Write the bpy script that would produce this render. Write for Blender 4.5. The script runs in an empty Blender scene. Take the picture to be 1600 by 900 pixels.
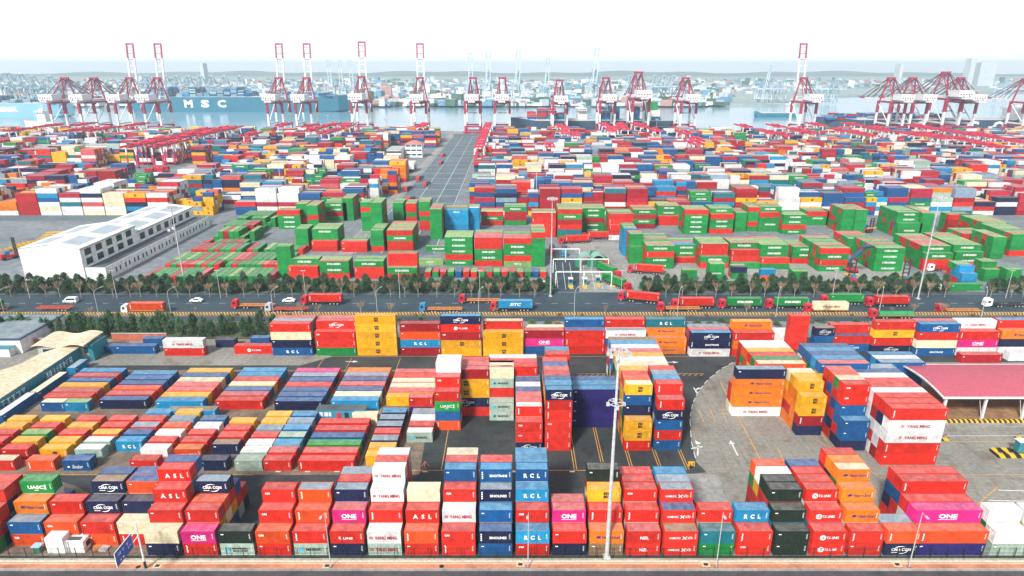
import bpy, bmesh, math, random, re, hashlib
import numpy as np
from mathutils import Vector, Matrix
random.seed(7)
SC = bpy.context.scene
COL = SC.collection
R = math.radians
PI = math.pi

# ------------------------------------------------------------------ camera, sky, sun, exposure
CAM_H, CAM_F, CAM_YH = 83.4, 1000.0, 103.0          # metres, focal length and horizon in photo pixels (1600 wide)
CAM_P = math.atan((450 - CAM_YH) / CAM_F)
cd = bpy.data.cameras.new('camera'); cam = bpy.data.objects.new('camera', cd); COL.objects.link(cam)
cam.location = (0, 0, CAM_H); cam.rotation_euler = (PI/2 - CAM_P, 0, 0)
cd.sensor_width = 36; cd.lens = 36*CAM_F/1600; cd.clip_start = 1; cd.clip_end = 20000
SC.camera = cam
SUN_EL, SUN_AZ = 41, 208      # azimuth: compass style, 0 = +Y, clockwise
w = bpy.data.worlds.new('World'); SC.world = w; w.use_nodes = True
nt = w.node_tree; bg = nt.nodes['Background']
sky = nt.nodes.new('ShaderNodeTexSky'); sky.sky_type = 'NISHITA'; sky.sun_disc = False
sky.sun_elevation = R(SUN_EL); sky.sun_rotation = R(SUN_AZ); sky.air_density = 1.0; sky.dust_density = 1.0; sky.ozone_density = 1.0
hs = nt.nodes.new('ShaderNodeHueSaturation'); hs.inputs['Saturation'].default_value = 0.45; hs.inputs['Value'].default_value = 1.0
nt.links.new(sky.outputs[0], hs.inputs['Color'])
# bright cloud veil, thickest towards the horizon
tcw = nt.nodes.new('ShaderNodeTexCoord'); sxw = nt.nodes.new('ShaderNodeSeparateXYZ'); nt.links.new(tcw.outputs['Generated'], sxw.inputs[0])
rw = nt.nodes.new('ShaderNodeValToRGB'); rw.color_ramp.elements[0].position = 0.0; rw.color_ramp.elements[0].color = (1,1,1,1); rw.color_ramp.elements[1].position = .34; rw.color_ramp.elements[1].color = (.12,.12,.12,1); _e = rw.color_ramp.elements.new(.11); _e.color = (.85,.85,.85,1)
nt.links.new(sxw.outputs['Z'], rw.inputs[0])
mw = nt.nodes.new('ShaderNodeMix'); mw.data_type = 'RGBA'; nt.links.new(rw.outputs[0], mw.inputs[0]); nt.links.new(hs.outputs[0], mw.inputs[6])
rv = nt.nodes.new('ShaderNodeValToRGB'); rv.color_ramp.elements[0].position = 0.0; rv.color_ramp.elements[0].color = (.84,.91,.96,1); rv.color_ramp.elements[1].position = .065; rv.color_ramp.elements[1].color = (.93,.95,.97,1)
mv = nt.nodes.new('ShaderNodeMix'); mv.data_type = 'RGBA'; mv.blend_type = 'MULTIPLY'; mv.inputs[0].default_value = 1; mv.inputs[7].default_value = (7.6, 7.6, 7.6, 1)
nt.links.new(sxw.outputs['Z'], rv.inputs[0]); nt.links.new(rv.outputs[0], mv.inputs[6]); nt.links.new(mv.outputs[2], mw.inputs[7])
nt.links.new(mw.outputs[2], bg.inputs['Color'])
bg.inputs['Strength'].default_value = 0.15
sd = bpy.data.lights.new('sun', 'SUN'); sd.energy = 4.3; sd.angle = R(9); sd.color = (1, .965, .91)
so = bpy.data.objects.new('sun', sd); COL.objects.link(so)
_d = Vector((math.sin(R(SUN_AZ))*math.cos(R(SUN_EL)), math.cos(R(SUN_AZ))*math.cos(R(SUN_EL)), math.sin(R(SUN_EL))))
so.rotation_euler = _d.to_track_quat('Z', 'Y').to_euler(); so.location = (-200, -300, 600)
vs = SC.view_settings
SC.display_settings.display_device = 'sRGB'
vs.view_transform = 'Standard'; vs.look = 'None'; vs.gamma = 1; vs.use_curve_mapping = False
vs.exposure = 0.33
cy = SC.cycles
cy.use_denoising = True; cy.max_bounces = 5; cy.diffuse_bounces = 3; cy.glossy_bounces = 2; cy.transmission_bounces = 2
cy.volume_bounces = 0; cy.transparent_max_bounces = 4; cy.use_adaptive_sampling = True; cy.adaptive_threshold = 0.015
cy.caustics_reflective = False; cy.caustics_refractive = False; cy.sample_clamp_indirect = 6

def G(px, py, z=0.0):
    """the ground (or height z) point seen at photo pixel (px, py)"""
    v = (py - 450)/CAM_F; u = (px - 800)/CAM_F
    c, s = math.cos(CAM_P), math.sin(CAM_P)
    dy, dz = c - v*s, -s - v*c
    t = (z - CAM_H)/dz
    return Vector((u*t, dy*t, z))
def PX(x, y, z):
    c, s = math.cos(CAM_P), math.sin(CAM_P)
    zc = y*c + (CAM_H - z)*s; yc = (CAM_H - z)*c - y*s
    return 800 + CAM_F*x/zc, 450 + CAM_F*yc/zc, zc

# ------------------------------------------------------------------ mesh builder
class MB:
    def __init__(s): s.v, s.f, s.m = [], [], []
    def face(s, pts, m=0):
        n = len(s.v); s.v += [tuple(p) for p in pts]; s.f.append(tuple(range(n, n+len(pts)))); s.m.append(m); return s
    def box(s, a, b, m=0, M=None):
        x0, y0, z0 = a; x1, y1, z1 = b; n = len(s.v)
        P = [(x0,y0,z0),(x1,y0,z0),(x1,y1,z0),(x0,y1,z0),(x0,y0,z1),(x1,y0,z1),(x1,y1,z1),(x0,y1,z1)]
        if M is not None: P = [tuple(M @ Vector(p)) for p in P]
        s.v += P
        for q in ((0,3,2,1),(4,5,6,7),(0,1,5,4),(1,2,6,5),(2,3,7,6),(3,0,4,7)): s.f.append(tuple(n+i for i in q)); s.m.append(m)
        return s
    def bar(s, p, q, w, h=None, m=0, w2=None):
        p, q = Vector(p), Vector(q); d = (q-p); L = d.length
        if L < 1e-6: return s
        d /= L; h = h or w
        up = Vector((0,0,1)) if abs(d.z) < .95 else Vector((0,1,0))
        a = d.cross(up).normalized(); b = a.cross(d).normalized()
        k = (w2/w) if w2 else 1; n = len(s.v)
        for c, kk in ((p,1),(q,k)):
            for i, j in ((-1,-1),(1,-1),(1,1),(-1,1)): s.v.append(tuple(c + a*(i*w*kk/2) + b*(j*h*kk/2)))
        for f in ((3,2,1,0),(4,5,6,7),(0,1,5,4),(1,2,6,5),(2,3,7,6),(3,0,4,7)): s.f.append(tuple(n+i for i in f)); s.m.append(m)
        return s
    def tube(s, p, q, r, r2=None, n=8, m=0):
        p, q = Vector(p), Vector(q); d = (q-p).normalized(); r2 = r if r2 is None else r2
        up = Vector((0,0,1)) if abs(d.z) < .95 else Vector((1,0,0))
        a = d.cross(up).normalized(); b = a.cross(d).normalized(); k = len(s.v)
        for c, rr in ((p,r),(q,r2)):
            for i in range(n):
                t = 2*PI*i/n; s.v.append(tuple(c + a*(math.cos(t)*rr) + b*(math.sin(t)*rr)))
        for i in range(n):
            j = (i+1) % n; s.f.append((k+j, k+i, k+n+i, k+n+j)); s.m.append(m)
        s.f.append(tuple(k+i for i in range(n))); s.m.append(m)
        s.f.append(tuple(k+n+i for i in reversed(range(n)))); s.m.append(m)
        return s
    def prism(s, pts, z0, z1, m=0):
        n = len(pts); k = len(s.v)
        s.v += [(p[0],p[1],z0) for p in pts] + [(p[0],p[1],z1) for p in pts]
        s.f.append(tuple(k+i for i in reversed(range(n)))); s.f.append(tuple(k+n+i for i in range(n))); s.m += [m,m]
        for i in range(n):
            j = (i+1) % n; s.f.append((k+i,k+j,k+n+j,k+n+i)); s.m.append(m)
        return s
    def build(s, name, mats, parent=None, smooth=False):
        me = bpy.data.meshes.new(name); me.from_pydata(s.v, [], s.f)
        if not isinstance(mats, (list, tuple)): mats = [mats]
        for x in mats: me.materials.append(x)
        me.polygons.foreach_set('material_index', [min(i, len(mats)-1) for i in s.m])
        if smooth: me.polygons.foreach_set('use_smooth', [True]*len(me.polygons))
        me.update()
        o = bpy.data.objects.new(name, me); COL.objects.link(o)
        if parent: o.parent = parent
        return o
def tag(o, label=None, cat=None, group=None, kind=None):
    if label: o['label'] = label
    if cat: o['category'] = cat
    if group: o['group'] = group
    if kind: o['kind'] = kind
    return o
def empty(name, loc=(0,0,0), rz=0.0):
    o = bpy.data.objects.new(name, None); COL.objects.link(o); o.location = loc; o.rotation_euler = (0,0,rz); o.empty_display_size = .5; return o
def copy_tree(o, parent=None):
    c = o.copy(); COL.objects.link(c)
    if parent: c.parent = parent
    for ch in list(o.children): copy_tree(ch, c)
    return c
def struct(o): o['kind'] = 'structure'; return o

# ------------------------------------------------------------------ materials
MATS = {}
def mat(name, col=(.5,.5,.5), rough=.6, metal=0.0, fn=None, spec=.5):
    if name in MATS: return MATS[name]
    m = bpy.data.materials.new(name); m.use_nodes = True; t = m.node_tree; b = t.nodes['Principled BSDF']
    b.inputs['Base Color'].default_value = (*col, 1); b.inputs['Roughness'].default_value = rough; b.inputs['Metallic'].default_value = metal
    b.inputs['Specular IOR Level'].default_value = spec
    m.diffuse_color = (*col, 1)
    if fn: fn(t, b)
    MATS[name] = m; return m
def N(t, ty, **kw):
    n = t.nodes.new('ShaderNode'+ty)
    for k, v in kw.items():
        if k in n.bl_rna.properties: setattr(n, k, v)
        else: n.inputs[k].default_value = v
    return n
def L(t, a, b): t.links.new(a, b)
def ramp(t, fac, stops):
    r = t.nodes.new('ShaderNodeValToRGB'); e = r.color_ramp.elements
    while len(e) < len(stops): e.new(.5)
    for i, (p, c) in enumerate(stops): e[i].position = p; e[i].color = (*c, 1) if len(c) == 3 else c
    L(t, fac, r.inputs[0]); return r.outputs[0]
def mix(t, fac, a, b, mode='MIX'):
    n = t.nodes.new('ShaderNodeMix'); n.data_type = 'RGBA'; n.blend_type = mode
    for s, v in ((0, fac), (6, a), (7, b)):
        if hasattr(v, 'links') or hasattr(v, 'node'): L(t, v, n.inputs[s])
        else: n.inputs[s].default_value = v if s == 0 else ((*v, 1) if len(v) == 3 else v)
    return n.outputs[2]
def noise(t, scale, detail=4, coord='Object', rough=.6, vec=None):
    n = N(t, 'TexNoise', Scale=scale, Detail=detail, Roughness=rough)
    if vec is None:
        tc = t.nodes.new('ShaderNodeTexCoord'); vec = tc.outputs[coord]
    L(t, vec, n.inputs['Vector']); return n.outputs['Fac']
def noisy(name, c1, c2, scale=.3, rough=.8, c3=None, scale2=3.0, lo=.35, hi=.65, bump=0.0, streak=0.0, joints=0.0):
    def fn(t, b):
        a = ramp(t, noise(t, scale, 6), [(lo, c1), (hi, c2)])
        d = noise(t, scale2, 5)
        k = ramp(t, d, [(.3, (.72,)*3), (.7, (1.18,)*3)])
        c = mix(t, 1.0, a, k, 'MULTIPLY')
        if c3: c = mix(t, ramp(t, noise(t, scale*2.7, 5), [(.55, (0,0,0)), (.72, (1,1,1))]), c, c3)
        if streak:      # tyre tracks and oil drips along the driving lanes
            tc2 = t.nodes.new('ShaderNodeTexCoord')
            for sc_, th in (((1.1, .035, 1), .56), ((.03, .8, 1), .62)):
                mp = N(t, 'Mapping'); L(t, tc2.outputs['Object'], mp.inputs['Vector']); mp.inputs['Scale'].default_value = sc_
                c = mix(t, ramp(t, noise(t, 1.0, 4, vec=mp.outputs[0]), [(th, (0,0,0)), (th+.14, (streak,)*3)]), c, (.03, .03, .03))
            c = mix(t, ramp(t, noise(t, .9, 2), [(.70, (0,0,0)), (.76, (streak*1.3,)*3)]), c, (.025, .022, .02))
        if joints:
            tc3 = t.nodes.new('ShaderNodeTexCoord'); br = N(t, 'TexBrick', Scale=1.0); L(t, tc3.outputs['Object'], br.inputs['Vector'])
            br.inputs['Brick Width'].default_value = 6.0; br.inputs['Row Height'].default_value = 4.5; br.inputs['Mortar Size'].default_value = .05; br.offset = 0.0
            br.inputs['Color1'].default_value = (1,1,1,1); br.inputs['Color2'].default_value = (.93,.93,.93,1); br.inputs['Mortar'].default_value = (1-joints,)*3+(1,)
            c = mix(t, 1.0, c, br.outputs[0], 'MULTIPLY')
        L(t, c, b.inputs['Base Color'])
        if bump:
            bp = N(t, 'Bump', Strength=bump, Distance=.05); L(t, d, bp.inputs['Height']); L(t, bp.outputs[0], b.inputs['Normal'])
    return mat(name, c1, rough, fn=fn)

def paint_fn(attr=False, roof=False):
    def fn(t, b):
        if attr: c0 = N(t, 'Attribute', attribute_name='Col').outputs['Color']; rnd = None
        else:
            oi = t.nodes.new('ShaderNodeObjectInfo'); c0 = oi.outputs['Color']; rnd = oi.outputs['Random']
        tc = t.nodes.new('ShaderNodeTexCoord')
        if attr: vec = tc.outputs['Object']
        else:
            vm = N(t, 'VectorMath', operation='ADD'); cx = N(t, 'CombineXYZ')
            mm = N(t, 'Math', operation='MULTIPLY'); L(t, rnd, mm.inputs[0]); mm.inputs[1].default_value = 300.0
            for i in range(3): L(t, mm.outputs[0], cx.inputs[i])
            L(t, tc.outputs['Object'], vm.inputs[0]); L(t, cx.outputs[0], vm.inputs[1]); vec = vm.outputs[0]
        mp = N(t, 'Mapping'); L(t, vec, mp.inputs['Vector']); mp.inputs['Scale'].default_value = (1.6, 1.6, .35)   # streaks run down the walls
        big = noise(t, .9, 5, vec=vec); fine = noise(t, 2.4, 6, vec=mp.outputs[0])
        def weather(c, fade, dirt):
            if fade:
                c = mix(t, ramp(t, big, [(.25, (fade*.5,)*3), (.75, (min(1, fade*1.35),)*3)]), c, (.66, .60, .56))
            c = mix(t, ramp(t, fine, [(.30, (0,0,0)), (.75, (dirt,)*3)]), c, (.075, .045, .030))
            c = mix(t, ramp(t, noise(t, 1.7, 7, vec=vec, rough=.75), [(.63, (0,0,0)), (.70, (.55 if fade else .38,)*3)]), c, (.12, .050, .025))    # rust blotches
            vo = N(t, 'TexVoronoi', Scale=.75); L(t, vec, vo.inputs['Vector']); sp = N(t, 'SeparateColor'); L(t, vo.outputs['Color'], sp.inputs[0])
            c = mix(t, 1.0, c, ramp(t, sp.outputs[0], [(0.0, (.86,.86,.86)), (.5, (1,1,1)), (1.0, (1.10,1.08,1.06))]), 'MULTIPLY')                   # repainted panels
            return mix(t, 1.0, c, ramp(t, big, [(.3, (.84,)*3), (.7, (1.1,)*3)]), 'MULTIPLY')
        wall = weather(c0, 0, .30); top = weather(c0, .20, .30)  # tops paled in the colour: faded paint plus painted-in sky light
        if attr:
            ge = t.nodes.new('ShaderNodeNewGeometry'); sx = N(t, 'SeparateXYZ'); L(t, ge.outputs['Normal'], sx.inputs[0])
            gt = N(t, 'Math', operation='GREATER_THAN'); L(t, sx.outputs[2], gt.inputs[0]); gt.inputs[1].default_value = .7
            out = mix(t, gt.outputs[0], wall, top)
            wv = N(t, 'TexWave', wave_type='BANDS', bands_direction='X', Scale=1.0, Distortion=0.0); L(t, tc.outputs['Object'], wv.inputs['Vector'])
            bp = N(t, 'Bump', Strength=.35, Distance=.05); L(t, wv.outputs['Fac'], bp.inputs['Height']); L(t, bp.outputs[0], b.inputs['Normal'])
        else: out = top if roof else wall
        L(t, out, b.inputs['Base Color'])
    return fn
M_PAINT = mat('container_paint', rough=.5, fn=paint_fn(), spec=.12)
M_ROOF = mat('faded_skylit_roof_paint', rough=.6, fn=paint_fn(roof=True), spec=.12)
M_MASS = mat('mass_paint', rough=.55, fn=paint_fn(attr=True), spec=.2)
M_STEEL = mat('bare_steel', (.35,.35,.35), .45, .8)
INK = {'w': mat('ink_white', (.85,.85,.83), .6), 'k': mat('ink_black', (.015,.015,.02), .6), 'r': mat('ink_dark_red', (.36,.02,.05), .6),
       'n': mat('ink_navy', (.02,.03,.16), .6), 'b': mat('ink_sky_blue', (.05,.45,.65), .6), 'y': mat('ink_yellow', (.8,.5,.05), .6), 'o': mat('ink_orange', (.8,.25,.02), .6)}
M_ASPHALT = noisy('asphalt', (.023,.030,.033), (.056,.064,.066), .06, .85, (.012,.014,.016), 1.2, streak=.3)
M_ASPHALT_ROAD = noisy('road_asphalt', (.024,.046,.062), (.046,.074,.092), .05, .8, None, 1.0, streak=.3)
M_ROAD_NEAR = noisy('near_road', (.05,.045,.05), (.085,.075,.078), .2, .85, None, 2.0)
M_CONC = noisy('concrete_apron', (.20,.197,.175), (.30,.285,.245), .05, .85, (.15,.115,.08), 1.1, .3, .7, streak=.35, joints=.35)
M_CONC_L = noisy('pale_concrete', (.25,.25,.235), (.36,.355,.335), .06, .85, (.19,.18,.16), .8, streak=.25, joints=.3)
M_DIRT = noisy('stained_ground', (.13,.095,.07), (.24,.18,.13), .15, .9, (.07,.06,.055), 1.0)
M_YARD = noisy('yard_concrete', (.15,.175,.19), (.23,.255,.27), .03, .85, (.10,.115,.125), .3, streak=.3)
M_LINE_W = noisy('line_white', (.62,.62,.60), (.75,.75,.73), 1.0, .7)
M_LINE_Y = noisy('line_yellow', (.55,.27,.04), (.70,.38,.07), 1.0, .7)
# ------------------------------------------------------------------ container data
PAL = {'r': (.66,.022,.012), 'o': (.77,.080,.010), 'd': (.40,.010,.018), 'a': (.68,.015,.21), 'p': (.62,.10,.10), 'y': (.86,.42,.006), 'h': (.82,.20,.006),
       'w': (.82,.82,.80), 'c': (.80,.71,.48), 'k': (.008,.018,.070), 'b': (.003,.098,.29), 'l': (.004,.27,.52), 'g': (.005,.27,.055), 'e': (.010,.028,.022),
       'm': (.38,.50,.42), 't': (.006,.16,.20), 'n': (.28,.18,.10), 's': (.24,.34,.43), 'v': (.020,.018,.16), 'i': (.23,.42,.12), 'q': (.46,.016,.045)}
CNAME = {'r': 'red', 'o': 'orange-red', 'd': 'dark red', 'a': 'magenta', 'p': 'faded pink-red', 'y': 'yellow', 'h': 'orange', 'w': 'white', 'c': 'cream', 'k': 'navy',
         'b': 'blue', 'l': 'light blue', 'g': 'green', 'e': 'black-green', 'm': 'pale grey-green', 't': 'teal', 'n': 'brown', 's': 'grey-blue', 'v': 'purple-navy', 'i': 'pale green', 'q': 'crimson'}
MNAME = {'A': 'with three spaced white capitals', 'Y': 'with dark red two-word lettering', 'O': 'with large white three-letter lettering', 'C': 'with white arc around lettering',
         'H': 'with navy emblem and lettering', 'M': 'with black stacked letter emblem', 'R': 'with broad white capitals', 'S': 'with white one-word lettering', 'T': 'with white one-word lettering',
         'U': 'with white lettering and bar', 'E': 'with white lettering', 'K': 'with small white lettering', 'Z': 'with three small white capitals', 'B': 'with white crossed emblem lettering',
         'L': 'with white disc and lettering', 'X': 'with star square and lettering', 'Q': 'with star square and double lettering', 'W': 'with small white corner letters',
         'I': 'with white upright side lettering', 'P': 'with white slanted lettering', 'V': 'with big white slanted lettering', 'G': 'with white handwritten lettering', 'D': 'with four white stars'}
_tc = {}
def text_geo(s, bold=.012, res=2, shear=0.0):
    key = (s, bold, res, shear)
    if key in _tc: return _tc[key]
    cu = bpy.data.curves.new('t', 'FONT'); cu.body = s; cu.size = 1.0; cu.offset = bold; cu.resolution_u = res; cu.align_x = 'CENTER'; cu.shear = shear
    ob = bpy.data.objects.new('t', cu); COL.objects.link(ob); bpy.context.view_layer.update()
    dg = bpy.context.evaluated_depsgraph_get(); me = bpy.data.meshes.new_from_object(ob.evaluated_get(dg))
    v = np.array([x.co[:2] for x in me.vertices]); f = [tuple(p.vertices) for p in me.polygons]
    bpy.data.objects.remove(ob); bpy.data.curves.remove(cu); bpy.data.meshes.remove(me)
    v[:, 0] -= (v[:, 0].min() + v[:, 0].max())/2; v[:, 1] -= v[:, 1].min()
    _tc[key] = (v, f); return _tc[key]
def T_(s, width, height, cx, cz, ink='w', bold=.012, res=2, shear=0.0):
    """text fitted to a box of width x height centred at cx, bottom cz"""
    v, f = text_geo(s, bold, res, shear); q = v.copy()
    q[:, 0] *= width/(v[:, 0].max() - v[:, 0].min()); q[:, 1] *= height/v[:, 1].max()
    return [(q + (cx, cz), f, ink)]
def P_(pts, ink='w'): return [(np.array(pts, float), [tuple(range(len(pts)))], ink)]
def RECT(x, z, w_, h_, ink='w'): return P_([(x,z),(x+w_,z),(x+w_,z+h_),(x,z+h_)], ink)
def ARC(cx, cz, rx, rz, t0, t1, th, ink='w', n=12):
    out = []
    for i in range(n):
        a, b = R(t0+(t1-t0)*i/n), R(t0+(t1-t0)*(i+1)/n); w0 = th*math.sin(PI*i/n)+.015; w1 = th*math.sin(PI*(i+1)/n)+.015
        out += P_([(cx+rx*math.cos(a), cz+rz*math.sin(a)), (cx+(rx+w0)*math.cos(a), cz+(rz+w0)*math.sin(a)), (cx+(rx+w1)*math.cos(b), cz+(rz+w1)*math.sin(b)), (cx+rx*math.cos(b), cz+rz*math.sin(b))], ink)
    return out
def DISC(cx, cz, r, ink='w', n=20): return P_([(cx+r*math.cos(2*PI*i/n), cz+r*math.sin(2*PI*i/n)) for i in range(n)], ink)
_mk = {}
def mark_items(m, Lc):
    """lettering of one side wall: list of (points in x/z from the wall's centre, faces, ink)"""
    if (m, Lc) in _mk: return _mk[(m, Lc)]
    k = 1.0 if Lc < 8 else 1.25; o = []
    E_ = Lc/2
    for i in range(5): o += RECT(E_-.55-.06*(i % 2), 1.95-.24*i, .22, .09)       # data plate marks at the right end
    if m == '': o += RECT(-E_+.45, 1.85, .5, .2)
    elif m == 'A': o += T_('A  S  L', 3.4*k, .95, 0, .75, bold=.03)
    elif m == 'Y':
        o += T_('YANG MING', 4.0*k, .72, .3*k, .82, 'r', .04); x = -2.62*k
        o += RECT(x, .85, .1, .62, 'r')+RECT(x+.5, .85, .1, .62, 'r')+RECT(x, 1.37, .6, .1, 'r')+RECT(x+.25, .85, .1, .52, 'r')+RECT(x+.12, 1.1, .36, .08, 'r')
    elif m == 'O': o += T_('ONE', 2.7*k, .95, 0, .85, bold=.035)+RECT(-1.35*k, .58, 2.7*k, .09)
    elif m == 'C': o += T_('CMA CGM', 3.5*k, .62, 0, .95, bold=.03)+ARC(0, 1.25, 1.25, .62, 60, 178, .16)+ARC(0, 1.25, 1.25, .78, -110, -10, .16)+RECT(-1.7*k, .55, 1.1, .12)
    elif m == 'H':
        o += T_('Hapag-Lloyd', 3.2*k, .74, .75*k, .88, 'n', .03); x = -1.75*k
        for j in (0, .32): o += P_([(x+j-.25,1.15),(x+j+.05,1.62),(x+j+.4,1.62),(x+j+.2,1.42),(x+j+.4,1.42),(x+j+.2,1.08)], 'n')
    elif m == 'M': o += T_('m', 1.0*k, .62, .3, 1.42, 'k', .05)+T_('sc', 1.0*k, .62, .3, .72, 'k', .05)
    elif m == 'R': o += T_('R  C  L', 3.0*k, .92, 0, .8, bold=.045)
    elif m == 'S': o += T_('SINOLINES', 3.1*k, .55, .45, .95, bold=.03)+[y for i in range(4) for y in RECT(-E_+.35, .55+.42*i, .24, .3)]
    elif m == 'T': o += T_('SINOTRANS', 3.3*k, .55, .45, .95, bold=.03)+[y for i in range(4) for y in RECT(-E_+.35, .55+.42*i, .24, .3)]
    elif m == 'U': o += T_('UASC', 2.9*k, .75, -.25, .95, bold=.035)+RECT(1.35*k, .85, .35, 1.0)+RECT(-.6, .6, .8, .12)
    elif m == 'E': o += T_('EVERGREEN', 5.6 if Lc > 8 else 3.6, .85 if Lc > 8 else .6, 0, .9, bold=.05, res=1)
    elif m == 'K': o += T_('K', .45, .6, -1.2, .9, bold=.03)+T_('LINE', 1.7, .45, .2, .9, bold=.02)
    elif m == 'Z': o += T_('NZL', 1.5, .6, .1, .9, bold=.03)
    elif m == 'B':
        o += T_('HAMBURG', 2.0, .45, -1.1, .95, bold=.01)+T_('SUD', .9, .45, 1.65, .95, bold=.01)+P_([(.15,.85),(.4,.85),(1.15,1.5),(.95,1.5)])+P_([(.2,1.5),(.45,1.5),(1.05,.9),(.85,.85)])+RECT(1.52, 1.44, .1, .09)+RECT(1.68, 1.44, .1, .09)
    elif m == 'L': o += DISC(-1.2*k, 1.25, .55)+T_('S', .5, .6, -1.1*k, .95, 'r', .04)+T_('T.S. LINES', 2.2*k, .5, .55*k, 1.0, bold=.03)
    elif m in 'XQ':
        o += RECT(-2.1*k, .85, .8, .8, 'b')
        st = []
        for i in range(14): a = PI/2+2*PI*i/14; r = .34 if i % 2 == 0 else .16; st.append((-2.1*k+.4+r*math.cos(a), 1.25+r*math.sin(a)))
        o += P_(st)
        o += T_('MAERSK', 2.7*k, .55, .45*k, .98, 'k', .03) if m == 'X' else T_('MAERSK', 2.7*k, .42, .45*k, 1.3, 'k', .03)+T_('SEALAND', 2.7*k, .42, .45*k, .75, 'k', .03)
    elif m == 'W': o += T_('CAI', .9, .42, -E_+1.0, 1.55, bold=.05)
    elif m == 'I':
        for i in range(5): o += RECT(-E_+.5+.07*(i % 2), .62+.32*i, .22, .24)
    elif m == 'P': o += T_('FESCO', 3.4, .8, 0, .95, bold=.03, shear=.3)
    elif m == 'V': o += T_('SITC', 4.2, 1.1, 0, .75, bold=.03, shear=.3)
    elif m == 'G': o += T_('Sinokor', 2.4, .9, .2, .6, bold=.0, shear=.4)+RECT(-2.0, .85, .5, .3)
    elif m == 'D':
        for i in range(4):
            st = []
            for j in range(10): a = PI/2+2*PI*j/10; r = .42 if j % 2 == 0 else .18; st.append((-2.4+1.6*i+r*math.cos(a), 1.3+r*math.sin(a)))
            o += P_(st)
    _mk[(m, Lc)] = o; return o

BW, BH, LV = 2.38, 2.57, 2.60        # box depth, box height, level pitch
LEN = {20: 6.0, 40: 12.15}
BOX = []                             # every container of the place
TOK = re.compile(r'([a-z])([A-Z]?)(?:/([a-z]))?')
HID = 'rrrrrooddbbblkkyyhwwcmggs'
rng = random.Random(11)
def B(block, px, py, size, rows, rp=2.45, x=None, y=None, hid=None, lv=LV, first=None):
    """a column of stacks: near left bottom corner at photo pixel (px, py); rows run away from the camera; a row is 'height tokens' with the top tokens given"""
    g = G(px, py); X = g.x if x is None else x; Y = g.y if y is None else y
    for i, row in enumerate(rows):
        row = row.split()
        if row:
            n = int(row[0]); tk = row[1:]
            pad = n - len(tk); hh = hid or HID
            tk = [rng.choice(hh) for _ in range(pad)] + tk
            for l, t in enumerate(tk):
                c, m, rf = TOK.match(t).groups()
                BOX.append(dict(b=block, x=X, y=Y, z=l*lv, L=LEN[size], sz=size, c=c, m=m or '', rf=rf or c, row=i, lv=l, top=l == n-1, col=(block, round(X, 1)), rz=0, h=BH+lv-LV))
        Y += rp if not (first and i == 0) else first
    return Y

def colx(k): return 404 + 57.4*(k-8)
FR = {0: ['2 g r','3 d r','4 r','4 d r','3 r'], 1: ['','2 oW b/s','3 hH','4 gU','2 b'], 2: ['','2 rW oW','3 r','2 b','1 k'], 3: ['','2 oW r','3 kC','4 kC/n','4 b'], 4: ['','2 rI c','3 k','4 o/b','4 b'],
      5: ['2 k c','3 r','4 rA','5 rA','5 b'], 6: ['2 rI aO','3 rI','3 o','4 kC/s','3 b','2 r'], 7: ['2 mQ e'], 8: ['2 r oW','3 rW','4 rW'], 9: ['2 mX rI','3 oI','4 oI/s'],
      10: ['2 k rK','3 aO/p','4 k/s','4 r','4 s'], 11: ['2 mY wY','3 rI','4 wY','5 wY','5 r','5 w'], 12: ['2 r oI','3 rA','4 c'], 13: ['2 rI rW','3 wY','4 rW','5 b/l','5 r','5 c'],
      14: ['2 b kS/b','3 b/l','4 kS/s','5 bT/l','5 r'], 15: ['2 rW lR','3 rW','4 lR','5 bR/l','5 l','5 l'], 16: ['2 k r','3 aO/p','3 p'], 17: ['2 n hH','3 rI','4 yM','5 e'],
      18: ['2 rZ rZ/p','3 rI','4 rW','4 r','4 r'], 19: ['2 rB rB/n','3 rB/b','4 rB/s','4 s','4 l'], 20: ['2 g t','3 r'], 21: ['2 rW rI','3 lR'],
      22: ['2 e e','3 e','4 e','4 e','4 w','4 o'], 23: ['2 rL rL','3 rL','4 rL','4 r','4 r','4 b'], 24: ['2 r rI','3 hH','4 hH','5 hH/c','5 h','5 r'], 25: ['2 kC oI','2 s']}
for k, rows in FR.items():
    if k < 25.5: B('front', colx(k) + (4 if k in (1, 2, 3, 4) else 0), 867.5, 20, rows)
B('front', 1430, 867.5, 40, ['2 v oI', '3 aO', '3 r', '4 rI', '4 r'])
B('front', 1545, 868, 20, ['2 m w', '3 w']); B('front', 1602, 868, 20, ['2 m w', '3 w'])
# near left field, one high
NF = {-75: 'r r r r y y', -18: 'r/c r y g/i r y', 44: 'oI yM/y y r y o/r', 100: 'bG mX/w m/w o/y r r', 152: '- - lR b r/s r l', 205: 'r w r w o s y', 259: 'r oB/h r r w b', 313: 'k - k/n r r y', 368: 'm m/w w r s/s yM y', 413: 'r r/p s/l t/m b/l s b/l'}
for px, rows in NF.items(): B('near', px, 735.6, 20, ['' if t == '-' else '1 '+t for t in rows.split()], 3.15, first=4.3 if px < 300 else None)
B('near', 467, 736, 40, ['1 rI', '1 r/p', '1 g', '1 b', '1 r', '1 r'], 3.1)
B('near', 572, 728, 20, ['1 yM/y', '1 yM', '1 k/s', '1 r', '1 k/s', '1 k/s', '1 k/l'], 3.1)
B('near', 636, 691, 20, ['1 mX/w', '1 r', '1 w', '1 s', '1 r'], 3.0)
B('near', 640, 650, 20, ['2 v r/p'], 3.0); B('near', 552, 664, 20, ['1 c'], 3.0)
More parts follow.
